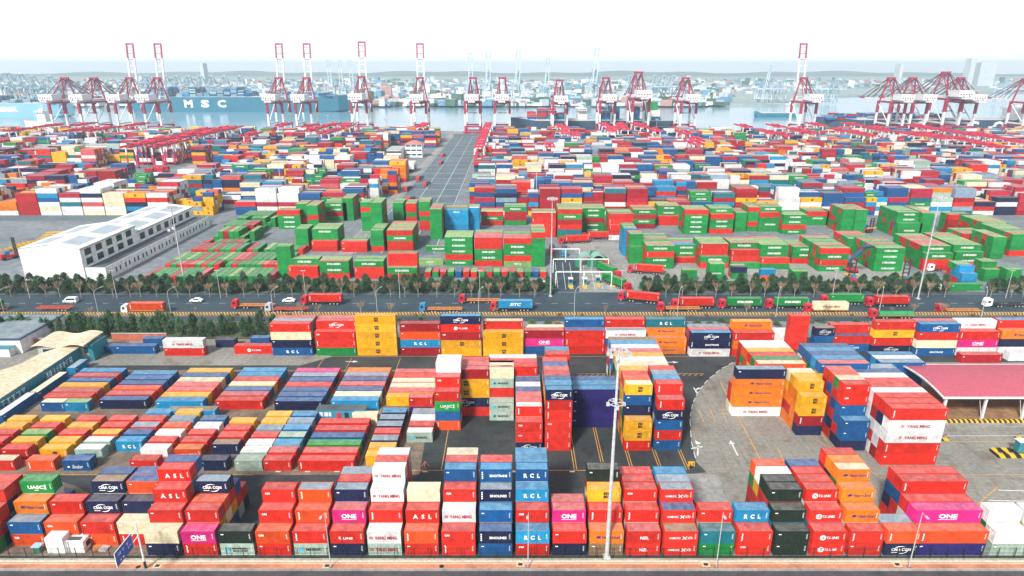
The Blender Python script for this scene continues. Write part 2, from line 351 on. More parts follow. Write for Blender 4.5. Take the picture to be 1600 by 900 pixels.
# 40-foot field
g = G(66, 643); B('field', 66, 643, 20, ['1 b/c']); B('field', 103, 643, 20, ['1 l/i'])
B('field', 71, 634, 40, ['1 o/r', '1 p', '1 y', '1 b', '1 r/p', '1 b/l'], 2.9)
B('field', 157, 639, 40, ['1 k/b', '1 r/p', '1 o', '1 b', '1 b', '1 b/l'], 2.9)
B('field', 245, 641, 40, ['1 l', '1 y', '1 r/p', '1 p', '1 c', '1 b', '1 y'], 2.8)
B('field', 338, 640, 40, ['1 r', '1 r/p', '1 b', '1 y/c', '1 r', '1 l', '1 l'], 2.8)
B('field', 430, 641, 40, ['1 k/b', '1 b', '1 b', '1 r', '1 b', '1 v/s', '1 a'], 2.8)
B('field', 518, 640, 40, ['1 l', '1 c', '1 b', '1 o/p', '1 b', '1 r/s', '1 h'], 2.8)
B('field', 604, 634, 40, ['1 y', '1 p', '1 c', '1 r/c', '1 r', '1 p'], 2.8)
B('field', 262, 656, 40, ['1 l/n']); B('field', 400, 655, 20, ['1 l/m']) if False else None
# tall middle stacks
B('mid', 681, 672, 20, ['4 oI b gU r', '5 rW/p', '6 w', '6 w'])
B('mid', 690, 650, 40, ['5 r kC/t yM yM dM/p', '5 p', '5 r'])
B('mid', 765, 657, 20, ['2 mX mX', '5 m m r mX c', '5 c'])
B('mid', 764, 645, 40, ['5 rI', '5 r', '5 r/w'])
B('mid', 806, 706.5, 20, ['3 kC rW rW', '4 rI/w', '4 o/p', '4 r/p', '4 b', '4 w', '4 b', '4 l', '4 r', '4 b'])
B('mid', 851, 704, 20, ['6 rI rI rW rI rI kC/l', '6 s/l', '6 b', '6 r', '6 r/p', '6 b', '6 r'])
B('mid', 851, 640, 20, ['6 r', '6 s/l'])
B('mid', 893, 668, 40, ['4 v v v v/l', '4 b/l', '4 b'])
yl = B('mid', 975, 704, 20, ['3 rI yM yM/y', '6 y g k k b yM/c', '6 r y g y y o', '6 y r r y y r', '6 y y r g r y'])
B('mid', 0, 0, 40, ['6 c', '6 c/w', '6 y', '6 r/p', '6 w', '6 b/l', '6 s/n'], x=G(975,704).x-.2, y=yl+.3)
B('mid', 1022, 703, 20, ['5 b rI b kC rI/p', '6 rI', '6 s/l', '6 b/s', '6 r'])
# tall stacks on the right, by the shed
B('right', 1143, 650, 40, ['5 wY hH hH hH k/s', '3 r'])
yr = B('right', 1243, 680, 20, ['4 k dI yM yM/y', '5 h h h h yM/y', '5 h r h h y', '5 h d h y c'])
B('right', 0, 0, 40, ['5 o/c', '5 g', '5 r', '5 o/y', '5 o/w', '5 r/w'], x=G(1243,680).x-6.2, y=yr+2.2)
yr = B('right', 1310, 704, 20, ['3 k b b/l', '6 k r b b rW rW', '6 r k r b r g/c', '6 r b d r b r/o', '6 r r b r d r/p'])
B('right', 0, 0, 40, ['6 b/p', '6 l', '6 b', '6 b/l', '6 b'], x=G(1310,704).x-.5, y=yr+1)
B('right', 1375, 726.5, 40, ['5 r rI wY wY rI', '5 d w w k r', '5 w r w d r', '5 r w w w w', '5 k w r w r', '5 r w w r r', '5 w w r r w', '5 w b b r b', '5 w w b b s'], lv=2.82)
B('right', 1368, 607, 40, ['3 b b b/s', '3 l/w', '3 b/l'])
# back row in front of the hedge
B('back', 427, 555.5, 40, ['4 bR k c r', '4 s', '4 r/p']); B('back', 495, 555.5, 40, ['3 g rI rW', '4 rC/p', '4 p'])
B('back', 559, 555.5, 40, ['5 yM yM yM yM yM']); B('back', 627, 555, 40, ['4 d lR o/s dW'])
B('back', 690, 556, 40, ['5 y yM dW rL kC/l']); B('back', 755, 556, 40, ['3 yM yM yM', '4 r/c'])
B('back', 819, 553, 40, ['3 b aO d/p', '3 d/c']); B('back', 882, 553, 40, ['3 r rI r/b', '4 r r y b/l'])
B('back', 945, 553, 40, ['3 r b wY/s', '4 rW']); B('back', 1009, 553, 40, ['2 hH hH', '4 h h hH tR'])
B('back', 1077, 557, 40, ['3 wY kT kC/l', '3 r/p', '3 s']); B('back', 1143, 557, 40, ['3 r hH rI', '4 r r r hH/y'])
B('back', 1205, 540, 20, ['2 w w']); B('back', 1228, 546, 20, ['4 r r r r'], lv=2.8); B('back', 1269, 549, 20, ['3 b b kC/n'])
B('back', 1299, 549, 40, ['2 bC r/v', '3 b v rI']); B('back', 1360, 552, 40, ['4 kC rI yM r']); B('back', 1428, 556, 40, ['4 bT c r bC/l', '4 r/p'])
B('back', 1492, 555, 40, ['3 w aO rI', '4 wY']); B('back', 1557, 554, 40, ['3 w k hH', '4 r/l']); B('back', 1500, 567, 40, ['1 d/p']); B('back', 1575, 564, 40, ['1 w'])
B('back', 258, 556, 40, ['2 r wY']); B('back', 367, 553, 40, ['1 rL']); B('back', 182, 553, 40, ['1 b']); B('back', 154, 553, 20, ['1 b'])
B('back', 225, 541, 20, ['1 b']); B('back', 392, 540, 20, ['1 b']); B('back', 338, 543, 20, ['1 k'])
NFRONT = len(BOX)

# ---------------- yard beyond the road: the green stacks
GH = 'gggggrrd'
def EV(px, py, rows, size=40, deep=6, hid=GH, rp=2.45):
    rows = list(rows); h = rows[-1].split()[0]; t = rows[-1].split()[-1]
    r2 = random.Random(int(px*7+py))
    while len(rows) < deep: rows.append(h+' '+r2.choice(['g/i','g/i','g','r/p','g/i']))
    B('ever', px, py, size, rows, hid=hid, rp=rp)
E1 = [(452.5,435,['2 r rI','3 gE/i']),(501,436,['3 r gE gE/p']),(555,436,['3 r rI gE/i']),(606,437,['2 r gE/i','4 r r r r'])]
for a in E1: EV(*a, deep=3)
EV(436, 432, ['5 g g g g g'], 20, 2); EV(488, 393, ['2 r rI','4 gE/i'], deep=6); EV(534, 394, ['2 rW rW','2 g/i'], deep=3); EV(464, 391, ['4 r g g g'], 20, 4)
EV(606, 393, ['4 r r gE r/i','4 g/i'], deep=8); EV(581, 393, ['4 r g g g/i'], 20, 6)
EV(696, 415, ['5 gE r gE gE gE/i','5 r/i','5 g/i','5 g/i','5 g/i'], deep=5); EV(742, 416, ['5 r gE gE r r/p','5 r/p','5 g/p','5 r/p','5 g/i'], deep=6); EV(787, 417, ['5 iP r gE gE r/p','5 r/p'], deep=5)
EV(830, 417, ['6 g g g g g r/i'], 20, 6); EV(650, 414, ['1 iP'], deep=1)
EV(436, 358, ['4 gE gE gE r/p'], deep=3); EV(466, 355, ['5 g r g g g/i'], 20, 4); EV(482, 358, ['5 g g r g g/i'], 20, 6); EV(510, 345, ['4 g d gE gE/i'], deep=6); EV(537, 345, ['5 g g g g g/i'], 20, 6)
EV(566, 361, ['6 g g g g r g/i'], 20, 4); EV(581, 362, ['6 g g g g g g/i'], 20, 6); EV(615, 345, ['4 g g g g/i'], 20, 5); EV(635, 346, ['4 r g r r/i'], 20, 5); EV(656, 360, ['6 r r g r g g/i'], 20, 5); EV(673, 374, ['6 g g g g g g/i'], 20, 6)
EV(696, 366, ['5 l l l l lP/l'], deep=5, hid='l'); EV(732, 362, ['5 l l l l l/w'], 20, 4, hid='l'); EV(752, 352, ['3 r gE r/c'], deep=4); EV(788, 352, ['4 g d d gE/i'], deep=4)
EV(665, 393, ['1 gE/i'], deep=1); EV(831, 371, ['5 r r r rI r/c'], deep=4); EV(871, 374, ['6 g t rI d gE r/i'], deep=6); EV(908, 363, ['5 gE gE d gE gE/i'], deep=5)
EV(951, 375, ['3 w r rI','5 r r r rI r/p'], deep=6); EV(988, 357, ['4 d gE d gE/i'], deep=5); EV(1028, 352, ['2 r r','4 g g gE gE/p'], deep=5); EV(1068, 366, ['5 gE gE gE gE r/p'], deep=5); EV(1108, 365, ['4 r gE gE r','5 g g g g gE/i'], deep=5)
EV(1147, 362, ['4 g g g g/i'], 20, 5); EV(1166, 361, ['5 g r g g r/i'], 20, 5); EV(1184, 362, ['4 g gE g r','5 g g g g gE/i'], deep=5); EV(1221, 366, ['4 gE r gE gE/i'], deep=5); EV(1259, 352, ['3 g gE r/p'], deep=4)
EV(973, 400, ['5 l l l l l/l'], 20, 5, hid='l'); EV(983, 412, ['3 g g g','5 g g g g g/i'], 20, 4); EV(1008, 420, ['4 gE gE rI gE/i'], deep=9); EV(1052, 411, ['1 r','3 r gE gE/l','3 g/l'], deep=6)
EV(1094, 419, ['2 r gE','4 r gE rI rI/i'], deep=6); EV(1143, 420, ['1 g','3 g rI rI','4 g g g gE/p'], deep=6); EV(1188, 421, ['2 g rI','4 g g gE gE/i'], deep=7); EV(1236, 412, ['3 r gE gE/i'], deep=5)
EV(1278, 424, ['4 gE rI gE r/i'], deep=9); EV(1322, 398, ['3 r gE gE/i'], deep=6); EV(1364, 424, ['4 gE gE gE gE/i'], deep=8); EV(1440, 423, ['3 r r gE','4 g g g gE/i'], deep=10); EV(1488, 421, ['3 r gE gE','4 r gE gE gE/i'], deep=10)
EV(1400, 372, ['3 g gE g','5 g g t gE gE/i'], deep=8); EV(1434, 372, ['5 g g g g g/i'], 20, 8); EV(1477, 366, ['4 d d d r/p'], deep=3); EV(1500, 390, ['3 g r r/p'], deep=5); EV(1545, 405, ['4 g g g g/i'], 20, 6); EV(1575, 400, ['4 r g g g/i'], deep=9); EV(1530, 380, ['4 r g r g/i'], deep=8)
EV(1312, 365, ['5 g g g g g/i'], 20, 6); EV(1332, 366, ['5 g g g g g/i'], 20, 6); EV(1290, 352, ['3 e e e'], 20, 3)
EV(-22, 283, ['3 g g g/i'], deep=7); EV(28, 281, ['3 g g g/i'], deep=6); EV(1065, 441, ['2 gE g/i'], 20, 1); EV(1107, 441, ['3 g gE g/i'], 20, 2); EV(1143, 436, ['2 g k'], 20, 2); EV(1237, 443, ['2 g g/i'], 20, 2); EV(1187, 440, ['2 o l'], 20, 1)
EV(1500, 447, ['2 l l','3 r l l'], 20, 4, hid='lr'); EV(1535, 440, ['2 g g/i','3 g g g/i'], 20, 3); EV(1570, 440, ['2 g g/i'], 20, 2); EV(1485, 454, ['1 g'], 40, 1)
for i, x in enumerate(range(664, 852, 12)): # a line of boxes seen end-on beside the stacks
    BOX.append(dict(b='ever', x=G(x,434).x, y=G(x,434).y, z=0, L=2.4, sz=20, c='rgrgbrrgrg'[i % 10], m='', rf='prpgbpprgp'[i % 10] if i % 3 else 'i', row=0, lv=0, top=True, col=('ever', x), rz=1, h=BH))
# low open racks of boxes left of the stacks
r2 = random.Random(5)
XL, y0 = G(228, 440).x, G(250, 441).y
j = 0
while y0 < G(0, 347).y:
    long = j % 3 != 1; XR = G(438, 440).x if y0 < 298 else G(428, 360).x
    n = int((XR-XL)/2.62)
    for i in range(n):
        if r2.random() < .05: continue
        c = r2.choice('ggggggggrd' if j > 3 else 'gggggrrr'); hh = 2 if (j > 4 and r2.random() < .75) else 1
        for l in range(hh): BOX.append(dict(b='ever', x=XL+i*2.62, y=y0, z=l*LV, L=2.4, ly=12.0 if long else 6.0, sz=40 if long else 20, c=c, m='', rf=('p' if r2.random() < .3 else 'd') if c == 'r' else ('i' if r2.random() < .2 else c), row=j, lv=l, top=l == hh-1, col=('rack', i), rz=1, h=BH))
    y0 += (12.0 if long else 6.0)+(1.2 if j % 2 else 4.6); j += 1
NEVER = len(BOX)

# ---------------- the far terminal up to the quay: blocks of six rows between crane lanes
QY = G(800, 205).y                      # quay edge
LANE = (G(618, 318).x, G(712, 318).x)   # the straight roadway through the blocks
FC = 'rrqqqqqqddddpbbbbbbbbllkkkkwwwwwwwccyyygghmstt'
fr = random.Random(21)
yb = G(800, 338).y + 3
k = 0
while yb < 775:
    xh = yb*.84 + 30
    nx = int(2*xh/12.8)
    for ix in range(nx):
        x0 = -xh + ix*12.8
        if LANE[0]-4 < x0+12 and x0 < LANE[1]+3: continue
        if x0 < LANE[0]: # left side: the yard begins further back and keeps lanes open
            if yb < G(0, 339).y and x0 < G(330, 338).x + 30: continue
        elif yb < G(800, 322).y and False: continue
        qx, qy, _ = PX(x0+6, yb, 0)
        if 60 < qx < 335 and 256 + (335-qx)*.03 < qy < 287: continue
        if (588 < qx < 668 and 234 < qy < 262) or (112 < qx < 178 and 236 < qy < 256): continue
        if (ix + k) % 13 == 0 and fr.random() < .8: continue
        base = fr.choice([3,5,5,6,6,6]); two = fr.random() < .25; main = fr.choice(FC)
        for j in range(6):
            h = max(0, min(6, base + fr.choice([-1,0,0,0,0,0]))) if j else max(1, base - fr.choice([0,0,0,1,2]))
            for half in ((0,1) if two else (0,)):
                hh = max(0, h - (fr.choice([0,1]) if two else 0))
                for l in range(hh):
                    c = main if fr.random() < .5 else fr.choice(FC)
                    m = {'y':'M','a':'O','g':'E'}.get(c, '') if yb < 560 else ''
                    BOX.append(dict(b='far', x=x0 + half*6.2, y=yb + j*2.5, z=l*LV, L=6.0 if two else 12.15, sz=20 if two else 40, c=c, m=m, rf=c, row=j, lv=l, top=l == hh-1, col=('far', k, ix), rz=0, h=BH))
    yb += 6*2.5 + (5 if k % 2 == 0 else 12); k += 1
FAR_K = k
# cargo standing on the ships' decks
def cargo(tagn, X0, X1, Y0, Y1, z, hmax, cl, seed):
    r_ = random.Random(seed); i = 0; x = X0
    while x + 12.2 < X1:
        bayh = r_.randint(max(1, hmax-4), hmax)
        if r_.random() > .12:
            y = Y0
            while y + 2.4 < Y1:
                h = max(1, min(hmax, bayh + r_.choice([-1,0,0,0,1])))
                for l in range(h): BOX.append(dict(b='far', x=x, y=y, z=z+l*LV, L=12.15, sz=40, c=r_.choice(cl), m='', rf='s', row=int((y-Y0)/2.45), lv=l, top=l == h-1, col=(tagn, i), rz=0, h=BH))
                y += 2.45
        x += 13.6; i += 1
SHIPY = QY + 8
cargo('ship', G(826, 212).x, G(905, 212).x, SHIPY+3, SHIPY+36, 13, 6, 'bbbtlbrd', 1); cargo('ship2', G(932, 212).x, G(1015, 212).x, SHIPY+3, SHIPY+36, 13, 7, 'bbbtlbsrd', 2); cargo('ship3', G(1035, 212).x, G(1062, 212).x, SHIPY+3, SHIPY+36, 13, 3, 'bbtl', 3)
MSY = Yms = G(400, 172).y
cargo('msc', G(225, 172).x, G(398, 172).x, MSY+2, MSY+50, 25, 7, 'btlbsssm', 4); cargo('msc2', G(425, 172).x, G(520, 172).x, MSY+2, MSY+50, 25, 3, 'btlbs', 5)
MKY = G(0, 180).y
cargo('mk', G(-90, 180).x, G(88, 180).x, MKY+2, MKY+40, 20, 5, 'bltsssm', 6)
cargo('cos', G(1330, 212).x, G(1540, 212).x, SHIPY+3, SHIPY+36, 14, 3, 'bbtlrds', 8)
# ---------------- which containers the photograph shows largest: a small painter's raster of the boxes
for i, b in enumerate(BOX):
    b['id'] = i; b['dx'] = b['L']; b['dy'] = b.get('ly', 6.0) if b['rz'] else BW; b['vis'] = 0
def visible_areas():
    W, H = 1024, 576; k = W/1600.0
    ids = np.full((H, W), -1, np.int32)
    near = [b for b in BOX if b['b'] != 'far']
    near.sort(key=lambda b: -((b['x']+b['dx']/2)**2 + (b['y']+b['dy']/2)**2 + (CAM_H-b['z']-1.3)**2))
    for b in near:
        x0, y0, z0 = b['x'], b['y'], b['z']; x1, y1, z1 = x0+b['dx'], y0+b['dy'], z0+b['h']
        fs = [((x0,y0,z0),(x1,y0,z0),(x1,y0,z1),(x0,y0,z1)), ((x0,y0,z1),(x1,y0,z1),(x1,y1,z1),(x0,y1,z1))]
        if x1 < 0: fs.append(((x1,y0,z0),(x1,y1,z0),(x1,y1,z1),(x1,y0,z1)))
        if x0 > 0: fs.append(((x0,y0,z0),(x0,y1,z0),(x0,y1,z1),(x0,y0,z1)))
        for f in fs:
            q = np.array([PX(*p)[:2] for p in f])*k
            a, c = np.floor(q.min(0)).astype(int), np.ceil(q.max(0)).astype(int)
            a = np.maximum(a, 0); c = np.minimum(c, (W-1, H-1))
            if (c <= a).any(): continue
            yy, xx = np.mgrid[a[1]:c[1]+1, a[0]:c[0]+1]; px, py = xx+.5, yy+.5
            ar = 0.0
            for i in range(4): p, r = q[i], q[(i+1) % 4]; ar += p[0]*r[1]-r[0]*p[1]
            ins = np.ones(px.shape, bool); sg = 1 if ar > 0 else -1
            for i in range(4):
                p, r = q[i], q[(i+1) % 4]; ins &= sg*((r[0]-p[0])*(py-p[1]) - (r[1]-p[1])*(px-p[0])) >= 0
            ids[a[1]:c[1]+1, a[0]:c[0]+1][ins] = b['id']
    u, n = np.unique(ids[ids >= 0], return_counts=True)
    for i, c in zip(u, n): BOX[i]['vis'] = int(c)
visible_areas()
N_TRUCK_BOXES = 22
pick = sorted([b for b in BOX if b['vis'] > 0 and b['b'] != 'far'], key=lambda b: -b['vis'])[:300-N_TRUCK_BOXES]
PICK = {b['id'] for b in pick}

# ---------------- labels that single each container out
ORD = ['zeroth','first','second','third','fourth','fifth','sixth','seventh','eighth','ninth','tenth','eleventh','twelfth','thirteenth','fourteenth','fifteenth','sixteenth','seventeenth','eighteenth','nineteenth','twentieth',
       'twenty-first','twenty-second','twenty-third','twenty-fourth','twenty-fifth','twenty-sixth','twenty-seventh','twenty-eighth','twenty-ninth','thirtieth','thirty-first','thirty-second','thirty-third','thirty-fourth']
TIER = ['ground', 'second', 'third', 'fourth', 'fifth', 'sixth', 'seventh']
BLK = {'front': 'front block', 'near': 'low short rows', 'field': 'low long rows', 'mid': 'middle stacks', 'right': 'stacks beside red shed', 'back': 'back stacks by the hedge', 'ever': 'yard past the road'}
cols = {}
for b in BOX:
    if b['b'] != 'far': cols.setdefault(b['b'], {}).setdefault(b['col'], b['x'])
COLN = {}
for bl, d in cols.items():
    for i, (c, x) in enumerate(sorted(d.items(), key=lambda t: t[1])): COLN[c] = i+1
AT = {}
for b in BOX:
    if b['b'] != 'far': AT[(b['col'], b['row'], b['lv'])] = b
def look(b): return f"{CNAME[b['c']]} container" + (' '+MNAME[b['m']] if b['m'] else '')
def label_all():
    seen = [b for b in BOX if b['vis'] > 8]
    cnt = {}
    def feats(b):
        out = []; lk = look(b); rf = f" and {CNAME[b['rf']]} roof" if b['rf'] != b['c'] else ''
        if b['m']: out += [lk, lk+(rf.replace(' and', ',') if rf else '')]
        elif rf: out += [f"{CNAME[b['c']]} container under a {CNAME[b['rf']]} roof"]
        dn, up = AT.get((b['col'], b['row'], b['lv']-1)), AT.get((b['col'], b['row'], b['lv']+1))
        if b['m'] and dn and dn['vis'] > 8: out.append(f"{lk}, on a {CNAME[dn['c']]} one")
        if b['m'] and up and up['vis'] > 8: out.append(f"{lk}, under a {CNAME[up['c']]} one")
        if dn and dn['vis'] > 8 and dn['m']: out.append(f"{CNAME[b['c']]} container on the {CNAME[dn['c']]} one {MNAME[dn['m']]}")
        if up and up['vis'] > 8 and up['m']: out.append(f"{CNAME[b['c']]} container under the {CNAME[up['c']]} one {MNAME[up['m']]}")
        return out
    for b in seen:
        for f in set(feats(b)): cnt[f] = cnt.get(f, 0)+1
    LB = {'front': ', in the front block', 'near': ', in the low short rows', 'field': ', in the low long rows', 'mid': ', in the middle stacks', 'right': ', beside the red shed', 'back': ', in the back stacks', 'ever': ', past the road'}
    for b in BOX:
        if b['id'] not in PICK: continue
        lab = None
        for f in feats(b):
            if cnt.get(f) == 1: lab = f; break
        if lab:
            if len(lab.split()) <= 10: lab += LB[b['b']]
        else:
            short = CNAME[b['c']] + (' lettered' if b['m'] and b['m'] not in 'I' else '') + ' container'
            lab = f"{short}, {TIER[b['lv']]} tier, {'front row' if b['row'] == 0 else ORD[b['row']+1]+' row back'}, {ORD[COLN[b['col']]] if COLN[b['col']] < len(ORD) else str(COLN[b['col']])+'th'} column from left, {BLK[b['b']]}"
        if len(lab.split()) > 16: lab = lab.replace(', '+BLK[b['b']], ', '+BLK[b['b']].split(' by ')[0])
        b['label'] = re.sub(r'\ba (?=orange)', 'an ', lab)
label_all()

# ---------------- container prototypes: frame, side panels, roof, door, lettering
def proto(size):
    Lc = LEN[size]; P = {}
    f = MB(); t = .13
    for x in (0, Lc-t):
        for y in (0, BW-t): f.box((x,y,0),(x+t,y+t,BH))
    for y in (0, BW-t):
        for z, hh in ((0,.16),(BH-.11,.11)): f.box((t,y+.002,z+.002),(Lc-t,y+t-.002,z+hh-.002))
    for x in (0, Lc-t):
        for z, hh in ((0,.16),(BH-.11,.11)): f.box((x+.002,t,z+.002),(x+t-.002,BW-t,z+hh-.002))
    for x in (-.01, Lc-.17):
        for y in (-.01, BW-.17):
            for z in (-.005, BH-.11): f.box((x,y,z),(x+.18,y+.18,z+.118))
    P['frame'] = f
    s = MB(); pr = .278; n = int((Lc-2*t)/pr); pr = (Lc-2*t)/n
    def corr(p0, ax, nrm, n, pr, z0, z1):
        prof = [(0,.02),(.30,.02),(.5,.075),(.80,.075)]; pts = []
        for i in range(n):
            for a, d in prof: pts.append(((i+a)*pr, d))
        pts.append((n*pr, .02))
        for (a, d), (a2, d2) in zip(pts, pts[1:]):
            A = p0 + ax*a - nrm*d; Bq = p0 + ax*a2 - nrm*d2
            s.face([(A.x,A.y,z0),(Bq.x,Bq.y,z0),(Bq.x,Bq.y,z1),(A.x,A.y,z1)])
    z0, z1 = .155, BH-.105
    corr(Vector((t,0,0)), Vector((1,0,0)), Vector((0,-1,0)), n, pr, z0, z1)
    corr(Vector((Lc-t,BW,0)), Vector((-1,0,0)), Vector((0,1,0)), n, pr, z0, z1)
    m = 8; pe = (BW-2*t)/m
    corr(Vector((0,BW-t,0)), Vector((0,-1,0)), Vector((-1,0,0)), m, pe, z0, z1)
    P['side_panel'] = s
    r = MB(); k = int(Lc/.55); st = (Lc-.2)/k
    for i in range(k):
        x = .1+i*st
        r.box((x,.09,BH-.06),(x+st*.62,BW-.09,BH-.018)); r.box((x+st*.62+.002,.09,BH-.06),(x+st-.002,BW-.09,BH-.036))
    P['roof'] = r
    d = MB(); d.box((Lc-.09,t+.003,.16),(Lc-.05,BW/2-.012,BH-.11)); d.box((Lc-.09,BW/2+.012,.16),(Lc-.05,BW-t-.003,BH-.11))
    for y in (.42,.88,1.50,1.96): d.tube((Lc-.02,y,.1),(Lc-.02,y,BH-.08),.022,n=6,m=1); d.box((Lc-.045,y-.12,1.0),(Lc-.005,y+.12,1.05),1)
    P['door'] = d
    return P
PROTO = {}
for size in (20, 40):
    P = proto(size); Q = {}
    for nm, mb in P.items():
        o = mb.build(nm, [M_ROOF] if nm == 'roof' else ([M_PAINT, M_STEEL] if nm == 'door' else [M_PAINT]))
        Q[nm] = o.data; bpy.data.objects.remove(o)
    PROTO[size] = Q
_lm = {}
def letter_mesh(m, size):
    if (m, size) in _lm: return _lm[(m, size)]
    b = MB(); Lc = LEN[size]; order = []
    for pts, fs, ink in mark_items(m, Lc):
        if ink not in order: order.append(ink)
        n = len(b.v); b.v += [(p[0]+Lc/2, -.012-.002*order.index(ink), p[1]) for p in pts]; b.f += [tuple(n+i for i in f) for f in fs]; b.m += [order.index(ink)]*len(fs)
    o = b.build('lettering', [INK[i] for i in order]); _lm[(m, size)] = o.data; bpy.data.objects.remove(o); return _lm[(m, size)]
vr = random.Random(3)
def tint(c):
    k = vr.uniform(.80, 1.12); g_ = vr.uniform(0, .04); a = sum(c)/3
    return tuple(min(.86, (v*(1-g_)+a*g_)*k) for v in c)
def make_container(size, c, m, rf, loc, rz, label, group='containers stacked in the yard', vs_=1.0, parent=None):
    root = empty('shipping_container', loc, rz); root.scale = (1, 1, vs_)
    tag(root, label, 'container', group)
    body = tint(PAL[c]); rc = tint(PAL[rf])
    for nm in ('frame', 'side_panel', 'roof', 'door'):
        o = bpy.data.objects.new(nm, PROTO[size][nm]); COL.objects.link(o); o.parent = root
        o.color = (*(rc if nm == 'roof' else body), 1)
    o = bpy.data.objects.new('lettering', letter_mesh(m, size)); COL.objects.link(o); o.parent = root
    return root
for b in BOX:
    if b['id'] in PICK:
        if b['rz']: make_container(b['sz'], b['c'], b['m'], b['rf'], (b['x']+2.4, b['y'], b['z']), PI/2, b['label'])
        else: make_container(b['sz'], b['c'], b['m'], b['rf'], (b['x'], b['y'], b['z']+.001), 0, b['label'], vs_=b['h']/BH)

# ---------------- all the other containers: one mass
def build_mass():
    V, F, C = [], [], []; nv = 0
    nb = {}
    for b in BOX: nb[(b['col'], b['row'], b['lv'])] = b
    INKC = {'w': (.8,.8,.78), 'k': (.015,.015,.02), 'r': (.36,.02,.05), 'n': (.02,.03,.16), 'b': (.05,.45,.65), 'y': (.8,.5,.05), 'o': (.8,.25,.02)}
    tv, tf, tcol = [], [], []
    for b in BOX:
        if b['id'] in PICK: continue
        x0, y0, z0 = b['x'], b['y'], b['z']; x1, y1, z1 = x0+b['dx'], y0+b['dy'], z0+b['h']
        P = [(x0,y0,z0),(x1,y0,z0),(x1,y1,z0),(x0,y1,z0),(x0,y0,z1),(x1,y0,z1),(x1,y1,z1),(x0,y1,z1)]
        body = tint(PAL[b['c']]); rf = tint(PAL[b['rf']])
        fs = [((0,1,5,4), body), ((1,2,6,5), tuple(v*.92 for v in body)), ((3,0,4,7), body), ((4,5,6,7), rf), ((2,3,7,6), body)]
        if b['b'] == 'far':
            fr_ = nb.get((b['col'], b['row']-1, b['lv'])); bk = nb.get((b['col'], b['row']+1, b['lv'])); up = nb.get((b['col'], b['row'], b['lv']+1))
            fs = [f for i, f in enumerate(fs) if not ((i == 3 and up) or (i == 4))]
            if fr_ is not None and fr_['L'] >= 12: fs = fs[1:]
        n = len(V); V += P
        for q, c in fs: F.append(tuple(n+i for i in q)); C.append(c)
        if b['m'] and b['vis'] > 4 or (b['b'] == 'far' and b['m'] and b['y'] < 520 and (b['row'] == 0 or b['top'])):
            Lc = b['L']; its = mark_items(b['m'], Lc)[5 if b['b'] == 'ever' or b['b'] == 'far' else 0:]
            for pts, tfs, ink in its:
                n = len(V); V += [(x0+Lc/2+p[0], y0-.03, z0+p[1]) for p in pts]
                for q in tfs: F.append(tuple(n+i for i in q)); C.append(INKC[ink])
    me = bpy.data.meshes.new('container_mass'); me.from_pydata(V, [], F)
    at = me.color_attributes.new('Col', 'FLOAT_COLOR', 'CORNER')
    cnt = np.array([len(f) for f in F]); cc = np.repeat(np.array([(*c, 1) for c in C], np.float32), cnt, axis=0)
    at.data.foreach_set('color', cc.ravel()); me.materials.append(M_MASS); me.update()
    o = bpy.data.objects.new('container_mass', me); COL.objects.link(o)
    tag(o, 'stacked shipping containers of every colour filling the terminal', 'containers', kind='stuff')
build_mass()
print('boxes', len(BOX), 'near', NFRONT, 'ever', NEVER-NFRONT, 'visible', sum(b['vis'] > 0 for b in BOX), 'min vis of picked', min(b['vis'] for b in pick))
# ------------------------------------------------------------------ ground, water, roads
def sheet(name, pts, z, m, kind='structure'):
    b = MB(); b.face([(p[0], p[1], z) for p in pts], 0); o = b.build(name, m); o['kind'] = kind; return o
def rect(name, x0, y0, x1, y1, z, m): return sheet(name, [(x0,y0),(x1,y0),(x1,y1),(x0,y1)], z, m)
def pxs(*pp): return [tuple(G(a, b)[:2]) for a, b in pp]
def Yp(py): return G(800, py).y
YW = Yp(868.5)
def water_fn(t, b):
    a = ramp(t, noise(t, .004, 5), [(.35, (.16,.30,.38)), (.65, (.22,.36,.44))]); L(t, a, b.inputs['Base Color'])
    bp = N(t, 'Bump', Strength=.10, Distance=.3); L(t, noise(t, .12, 6), bp.inputs['Height']); L(t, bp.outputs[0], b.inputs['Normal'])
M_WATER = mat('harbour_water', rough=.16, fn=water_fn)
land = MB(); land.box((-1500, 30, -8), (1500, QY, 0)); struct(land.build('ground', M_YARD))
rect('water', -5000, QY-2, 5000, 8000, -4.0, M_WATER)
rect('quay_apron', -1490, QY-34, 1490, QY-1, .006, M_CONC_L)
# front yard
Y_HEDGE = Yp(527)
rect('yard_asphalt', -430, YW-.6, 430, Y_HEDGE, .004, M_ASPHALT)
sheet('stained_yard_floor', pxs((-330,742),(655,742),(672,640),(655,578),(-60,578)), .008, M_DIRT)
sheet('stained_yard_floor', pxs((-160,868.4),(244,868.4),(250,835),(120,760),(60,742),(-330,742)), .009, M_DIRT)
sheet('concrete_floor', pxs((-420,640),(62,640),(152,571),(470,571),(520,557),(430,530),(-420,530)), .012, M_CONC)
arc = [(1146,566),(1125,578),(1106,594),(1091,612),(1082,632),(1078,655),(1080,690),(1088,722),(1104,738),(1066,742),(1096,790),(1130,868)]
sheet('concrete_apron', pxs(*arc, (3600,868), (2900,566)), .008, M_CONC)
sheet('pale_concrete_slab', pxs((1062,740),(1122,742),(1146,796),(1092,796)), .014, M_CONC_L)
ln = MB(); ly = MB()
def gline(b, p, q, wd):
    p, q = Vector((p[0],p[1],0)), Vector((q[0],q[1],0)); d = (q-p).normalized(); n = Vector((-d.y, d.x, 0))*wd/2
    b.face([tuple((p-n)[:2])+(.020,), tuple((q-n)[:2])+(.020,), tuple((q+n)[:2])+(.020,), tuple((p+n)[:2])+(.020,)])
def pline(b, p, q, wd): gline(b, G(*p), G(*q), wd)
